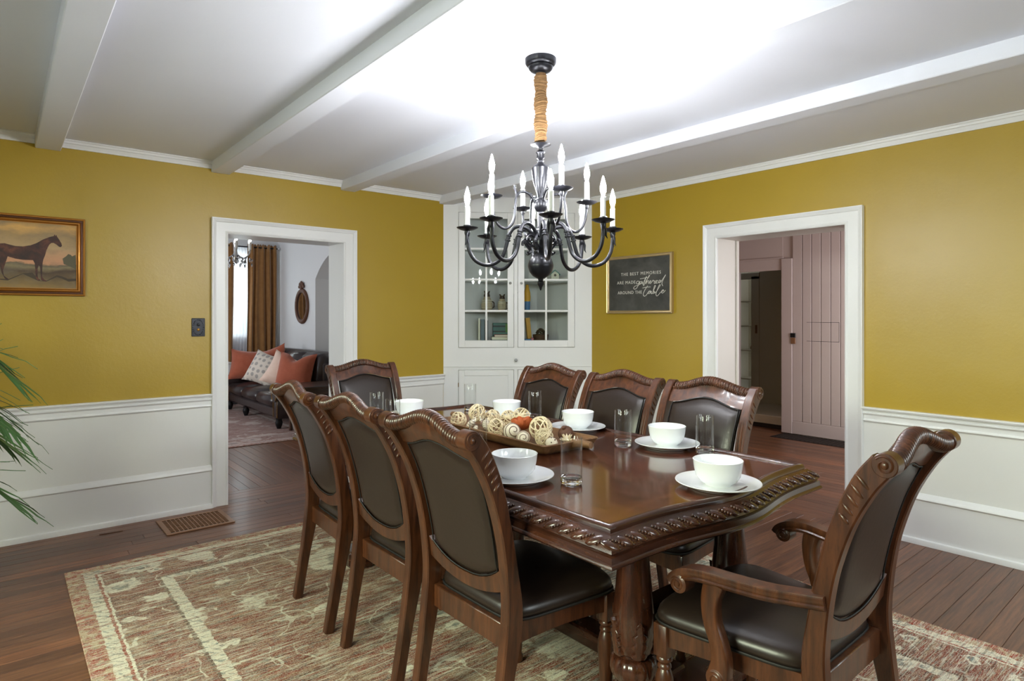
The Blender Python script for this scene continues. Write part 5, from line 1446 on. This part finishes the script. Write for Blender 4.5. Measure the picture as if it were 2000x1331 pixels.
# ------------------------------------------------------------ palm at the left edge
pl = thing('potted_palm', 'green potted palm at the left edge before the white wainscot', 'plant', (-0.37, 3.84, 0.0))
m = MB(); m.lathe([(0.0, 0.001), (0.11, 0.001), (0.12, 0.02), (0.145, 0.26), (0.155, 0.28), (0.155, 0.30), (0.14, 0.30), (0.13, 0.26), (0.0, 0.26)], 28); m.build('pot', plain('pot_glaze', srgb(190, 186, 178), 0.4), pl, 40)
MB().lathe([(0.0, 0.255), (0.134, 0.258), (0.0, 0.27)], 20).build('soil', M['dark'], pl, 40)
rp_ = random.Random(9)
def frond(az, top, reach, droop, n=13, ll=0.31):
    st = MB(); a = math.radians(az); dx, dy = math.cos(a), math.sin(a)
    path = catmull([(0.02 * dx, 0.02 * dy, 0.26), (reach * 0.22 * dx, reach * 0.22 * dy, 0.26 + (top - 0.26) * 0.62), (reach * 0.55 * dx, reach * 0.55 * dy, top), (reach * dx, reach * dy, top - droop)], 8)
    st.tube(path, [0.006 - 0.0045 * i / (len(path) - 1) for i in range(len(path))], 6)
    f = st.build('frond', M['leaf'], pl, 60)
    lf = MB(); side = Vector((-dy, dx, 0))
    for i in range(n):
        t = 0.42 + 0.58 * i / (n - 1); k = min(int(t * (len(path) - 1)), len(path) - 2); p = path[k]; tg = (path[k + 1] - path[k]).normalized()
        for s in (-1, 1):
            d = (tg * 0.72 + side * s * (0.75 - 0.45 * i / n) + Vector((0, 0, 0.10 - 0.12 * rp_.random()))).normalized()
            L = ll * (1 - 0.45 * abs(i / n - 0.4)) * rp_.uniform(0.85, 1.1); wd = 0.009
            w2 = d.cross(Vector((0, 0, 1))).normalized(); R = []
            for j in range(7):
                q = j / 6; c = p + d * L * q + Vector((0, 0, -0.11 * L * q * q * (1 + rp_.random() * 0.6)))
                ww = wd * (math.sin(PI * (0.12 + 0.88 * q)) + 0.02)
                R.append([c - w2 * ww, c + Vector((0, 0, 0.0016)), c + w2 * ww, c - Vector((0, 0, 0.0016))])
            lf.rings(R)
    lf.build('leaflets', M['leaf'], f, 0)
for az, top, reach, droop in ((2, 1.22, 0.42, 0.16), (-18, 1.02, 0.44, 0.18), (20, 0.86, 0.44, 0.16), (-45, 1.12, 0.44, 0.20), (60, 1.30, 0.30, 0.14), (110, 1.25, 0.34, 0.16), (160, 1.10, 0.38, 0.20), (215, 1.18, 0.40, 0.20), (265, 1.0, 0.42, 0.2), (-80, 0.85, 0.44, 0.2), (8, 0.62, 0.42, 0.16)):
    frond(az, top, reach, droop)
# ------------------------------------------------------------ sitting room furniture seen through the left doorway
M['rug2'] = rug_material('faded_sitting_rug', 2.6, 3.4, srgb(206, 192, 184), srgb(150, 92, 84), srgb(116, 92, 88), srgb(178, 156, 146), srgb(128, 124, 128), 0.9)
o = MB().box(0, 2.6, 0, 3.3, 0.0012, 0.009, 0.003).build('sitting_rug', M['rug2'], None, 0); o.location = (0.55, 6.74, 0)
tag(o, 'faded pink rug before the leather sofa in the sitting room', 'rug')
sf = thing('leather_sofa', 'dark brown leather sofa with rolled arms in the sitting room', 'sofa', (2.53, 7.42, 0))
# local: x towards the back, y along the sofa
SL, SD = 2.20, 0.93
S = M['sofa']
m = MB(); m.box(0.03, SD - 0.02, 0.06, SL - 0.06, 0.13, 0.26, 0.03); m.build('base', S, sf, 30)
m = MB(); m.box(0.60, SD, 0.16, SL - 0.16, 0.28, 0.80, 0.06)
m.tube([(0.84, 0.14, 0.80), (0.84, SL / 2, 0.81), (0.84, SL - 0.14, 0.80)], 0.085, 16)
m.build('back', S, sf, 40)
def cushion(m, x0, x1, y0, y1, z0, z1, puff, n=10):
    def cap(sgn):
        def fn(u, v):
            a, b = 2 * u - 1, 2 * v - 1
            e = (1 - abs(a) ** 5) ** 0.5 * (1 - abs(b) ** 5) ** 0.5
            zc = (z0 + z1) / 2; h = (z1 - z0) / 2
            return ((x0 + x1) / 2 + a * (x1 - x0) / 2, (y0 + y1) / 2 + b * (y1 - y0) / 2, zc + sgn * (h * 0.55 + (h * 0.45 + puff) * e) * (0.0 + 1.0 * min(1, e * 3 + 0.25)))
        return fn
    m.grid(cap(1), n, n); m.grid(cap(-1), n, n)
for i in range(3):
    a = 0.17 + i * (SL - 0.34) / 3; b = a + (SL - 0.34) / 3
    m = MB(); m.box(0.00, 0.66, a + 0.004, b - 0.004, 0.25, 0.395, 0.045); m.ball((0.33, (a + b) / 2, 0.385), 1, 16, 8, (0.29, 0.27, 0.045)); m.build('seat_cushion', S, sf, 50)
    m = MB(); m.M = Matrix.Translation((0.66, (a + b) / 2, 0.62)) @ Matrix.Rotation(0.16, 4, 'Y')
    m.box(-0.10, 0.10, -(b - a) / 2 + 0.006, (b - a) / 2 - 0.006, -0.19, 0.26, 0.06); m.ball((-0.08, 0, 0.02), 1, 14, 8, (0.05, 0.26, 0.20)); m.build('back_cushion', S, sf, 50)
for y, s in ((0.09, -1), (SL - 0.09, 1)):
    m = MB(); m.box(0.02, SD - 0.04, y - 0.075, y + 0.075, 0.13, 0.40, 0.02)
    m.tube([(0.0, y + s * 0.01, 0.42), (0.03, y + s * 0.01, 0.42), (0.5, y + s * 0.01, 0.425), (SD - 0.06, y + s * 0.01, 0.47)], [0.088, 0.095, 0.095, 0.09], 20)
    ar = m.build('arm', S, sf, 45)
    m = MB()
    for i in range(40):
        a = -0.9 + i / 39 * (PI + 1.8); m.ball((0.0, y + s * 0.01 + 0.080 * math.cos(a), 0.42 + 0.080 * math.sin(a)), 0.0065, 6, 4)
    for i in range(14):
        z = 0.15 + 0.20 * i / 13
        for dy in (-0.068, 0.068): m.ball((0.019, y + dy, z), 0.0065, 6, 4)
    m.build('nailheads', M['brass'], ar, 60)
for x, y in ((0.06, 0.08), (0.06, SL - 0.08), (SD - 0.1, 0.08), (SD - 0.1, SL - 0.08), (0.06, SL * 0.62)):
    m = MB(); m.lathe([(0.0, 0.0095), (0.022, 0.0095), (0.026, 0.02), (0.040, 0.06), (0.044, 0.085), (0.034, 0.11), (0.040, 0.135), (0.0, 0.135)], 16, (x, y, 0)); m.build('foot', M['black'], sf, 45)

def pillow(label, size, mat, loc, rot, thick=0.13, pinch=0.12, chop=0.0):
    m = MB(); h = size / 2
    def side(s):
        def fn(u, v):
            a, b = 2 * u - 1, 2 * v - 1
            e = max(0, (1 - abs(a) ** 2.4)) ** 0.6 * max(0, (1 - abs(b) ** 2.4)) ** 0.6
            k = 1 - pinch * (1 - abs(b) ** 2) * (abs(a)) ; k2 = 1 - pinch * (1 - abs(a) ** 2) * abs(b)
            dip = chop * math.exp(-(a / 0.35) ** 2) * max(0, b) ** 1.5
            return (a * h * k, s * thick * e * (1 - 0.3 * dip), b * h * k2 - dip * h * 0.7)
        return fn
    m.grid(side(1), 16, 16); m.grid(side(-1), 16, 16)
    o = m.build('throw_pillow', M[mat], None, 60); o.location = loc; o.rotation_euler = rot
    return tag(o, label, 'pillow', 'throw pillows on the leather sofa')
T_ = math.radians
pillow('orange velvet pillow leaning at the far sofa arm', 0.46, 'orange', (2.76, 9.34, 0.655), (-0.30, 0.10, T_(-20)))
pillow('orange velvet pillow mostly hidden behind the dotted pillow', 0.48, 'orange', (3.03, 9.02, 0.690), (-0.25, -0.30, T_(-62)))
pillow('cream pillow with grey dots in the middle of the sofa', 0.47, 'dotted', (2.82, 8.74, 0.635), (-0.45, 0.28, T_(-52)))
pillow('cream and peach pillow half hidden by the folded orange one', 0.46, 'peach', (2.84, 8.02, 0.640), (-0.35, 0.45, T_(-30)))
pillow('large orange velvet pillow with dented top at the near sofa end', 0.50, 'orange', (2.90, 7.80, 0.655), (-0.30, 0.06, T_(-48)), 0.15, 0.10, 0.55)
et = thing('end_table', 'dark wooden end table beside the near sofa arm', 'table', (2.60, 6.78, 0))
DT = wood('dark_end_table_wood', srgb(40, 24, 18), srgb(66, 42, 32), srgb(92, 62, 48), 0.3, (2, 18, 18), False, 0.3)
m = MB(); m.box(0, 0.72, 0, 0.56, 0.535, 0.565, 0.006); m.build('table_top', DT, et, 0)
m = MB(); m.box(0.04, 0.68, 0.04, 0.52, 0.45, 0.535, 0.004); m.build('apron', DT, et, 0)
for x in (0.055, 0.665):
    for y in (0.055, 0.505):
        m = MB(); m.lathe([(0.0, 0.0), (0.020, 0.0), (0.024, 0.03), (0.018, 0.06), (0.022, 0.22), (0.030, 0.36), (0.024, 0.40), (0.030, 0.45), (0, 0.45)], 14, (x, y, 0)); m.build('leg', DT, et, 45)
ct = thing('console_table', 'pale side table behind the far sofa arm under the window', 'table', (2.15, 9.64, 0))
m = MB(); m.box(0, 0.50, 0, 0.34, 0.66, 0.685, 0.005); m.build('table_top', M['white'], ct, 0)
for x in (0.03, 0.47):
    for y in (0.03, 0.31):
        MB().box(x - 0.02, x + 0.02, y - 0.02, y + 0.02, 0, 0.66, 0.003).build('leg', M['white'], ct, 0)

# curtains
def drape(name, label, cat, x0, x1, y, z0, z1, mat, waves, amp, ruffle, group=None, thick=0.0):
    m = MB(); n = waves * 12
    def fn(u, v):
        x = x0 + (x1 - x0) * u; z = z1 + (z0 - z1) * v
        a = amp * (0.7 + 0.5 * math.sin(u * 9 + 1)) * (0.8 + 0.35 * v)
        return (x + 0.010 * math.sin(5 * v + u * 7), y + a * math.sin(2 * PI * waves * u + 0.5 * math.sin(3 * v)), z + (ruffle * abs(math.sin(2 * PI * waves * u)) if v == 0 else 0))
    m.grid(fn, n, 16)
    o = m.build(name, M[mat], None, 60)
    if thick:
        md = o.modifiers.new('thickness', 'SOLIDIFY'); md.thickness = thick
    return tag(o, label, cat, group)
drape('velvet_curtain', 'brown velvet curtain right of the sitting room window', 'curtain', 2.985, 3.43, 10.06, 0.02, 2.475, 'velvet', 5, 0.034, 0.03, 'brown velvet curtains', 0.004)
drape('velvet_curtain', 'brown velvet curtain at the left of the sitting room window', 'curtain', 2.20, 2.775, 10.06, 0.02, 2.475, 'velvet', 5, 0.034, 0.03, 'brown velvet curtains', 0.004)
drape('sheer_curtain', 'white sheer curtain glowing over the sitting room window', 'curtain', 2.40, 3.15, 10.125, 0.02, 2.455, 'sheer', 16, 0.014, 0.0)
rd = thing('curtain_rod', 'dark curtain rod with finial above the brown curtains', 'curtain rod', (0, 10.06, 2.450))
m = MB(); m.tube([(2.05, 0, 0), (3.455, 0, 0)], 0.011, 10); m.build('rod', M['black'], rd, 50)
m = MB(); m.ball((3.470, 0, 0), 0.024, 12, 8); m.build('finial', M['chrome'], rd, 50)
m = MB(); m.tube([(3.44, 0, 0), (3.44, 0.06, -0.01), (3.44, 0.139, -0.01)], 0.007, 8); m.build('bracket', M['black'], rd, 50)
# oval mirror on the side wall
mr = thing('oval_mirror', 'oval wood-framed mirror with crest on the grey-white sitting room wall', 'mirror', (SX, 9.11, 1.515))
m = MB(); R = []
for q in range(49):
    a = 2 * PI * q / 48; cy, cz = math.cos(a), math.sin(a)
    R.append([(-d, cy * (0.195 + o_), cz * (0.205 + o_)) for o_, d in ((0.0, 0.008), (0.0, 0.026), (0.010, 0.034), (0.030, 0.038), (0.050, 0.032), (0.060, 0.018), (0.060, 0.002))])
m.rings(R, False); m.build('frame', M['pod'], mr, 50)
m = MB(); m.M = Matrix.Rotation(-R90, 4, 'Y'); m.lathe([(0.0, 0.010), (0.2, 0.010)], 40, (0, 0, 0), False, False); m.M = Matrix.Identity(4)
gm = MB(); gm.add([(-0.012, 0.2 * math.cos(2 * PI * k / 40), 0.21 * math.sin(2 * PI * k / 40)) for k in range(40)], [tuple(range(40))]); gm.build('mirror_glass', plain('mirror_silver', srgb(235, 235, 235), 0.02, 1.0), mr, 0)
m = MB()
for (y, z, r) in ((0, 0.295, 0.05), (-0.05, 0.325, 0.032), (0.05, 0.325, 0.032), (0, 0.345, 0.034), (-0.085, 0.29, 0.024), (0.085, 0.29, 0.024)): m.ball((-0.024, y, z), r, 12, 8, (0.5, 1, 1))
m.build('crest', M['pod'], mr, 50)
# small crystal chandelier
sc_ = thing('crystal_chandelier', 'small crystal chandelier partly hidden by the left door casing', 'chandelier', (2.00, 7.15, 2.06))
m = MB(); m.tube([(0, 0, 0.1), (0, 0, 0.69)], 0.008, 8); m.lathe([(0, 0.66), (0.06, 0.67), (0.06, 0.69), (0, 0.69)], 16); m.lathe([(0, -0.12), (0.02, -0.10), (0.03, -0.03), (0.015, 0.02), (0.025, 0.10), (0.0, 0.12)], 16)
for k in range(6):
    a = 2 * PI * k / 6 + 0.3; c, s = math.cos(a), math.sin(a)
    m.tube(catmull([(0.02 * c, 0.02 * s, -0.02), (0.09 * c, 0.09 * s, -0.06), (0.15 * c, 0.15 * s, -0.02), (0.165 * c, 0.165 * s, 0.03)], 5), 0.006, 6)
m.build('frame', M['chrome'], sc_, 50)
cr = glass('cut_crystal', 0.0, (1, 1, 1, 1), 1.55)
for k in range(6):
    a = 2 * PI * k / 6 + 0.3; c, s = math.cos(a), math.sin(a)
    cd = MB().lathe([(0, 0.03), (0.012, 0.03), (0.012, 0.115), (0, 0.12)], 12, (0.165 * c, 0.165 * s, 0)).build('candle_sleeve', M['candle'], sc_, 40)
    MB().lathe([(0, 0.115), (0.008, 0.118), (0.011, 0.135), (0.006, 0.16), (0, 0.172)], 10, (0.165 * c, 0.165 * s, 0)).build('bulb', M['bulb2'], cd, 50)
m = MB()
rc = random.Random(8)
for k in range(44):
    a = 2 * PI * k / 22; r = rc.choice((0.06, 0.10, 0.14, 0.17)); z = -0.02 - rc.uniform(0.02, 0.13)
    p = Vector((r * math.cos(a), r * math.sin(a), z)); m.rings([[p + Vector((0.011 * math.cos(q * 2 * PI / 6), 0.011 * math.sin(q * 2 * PI / 6), 0))  for q in range(6)], [p + Vector((0.0008 * math.cos(q * 2 * PI / 6), 0.0008 * math.sin(q * 2 * PI / 6), 0.016)) for q in range(6)]]); m.rings([[p + Vector((0.011 * math.cos(q * 2 * PI / 6), 0.011 * math.sin(q * 2 * PI / 6), 0))  for q in range(6)], [p + Vector((0.0008 * math.cos(q * 2 * PI / 6), 0.0008 * math.sin(q * 2 * PI / 6), -0.03)) for q in range(6)]])
tag(m.build('crystal_drops', cr, sc_, 0), None, None, None, 'stuff')
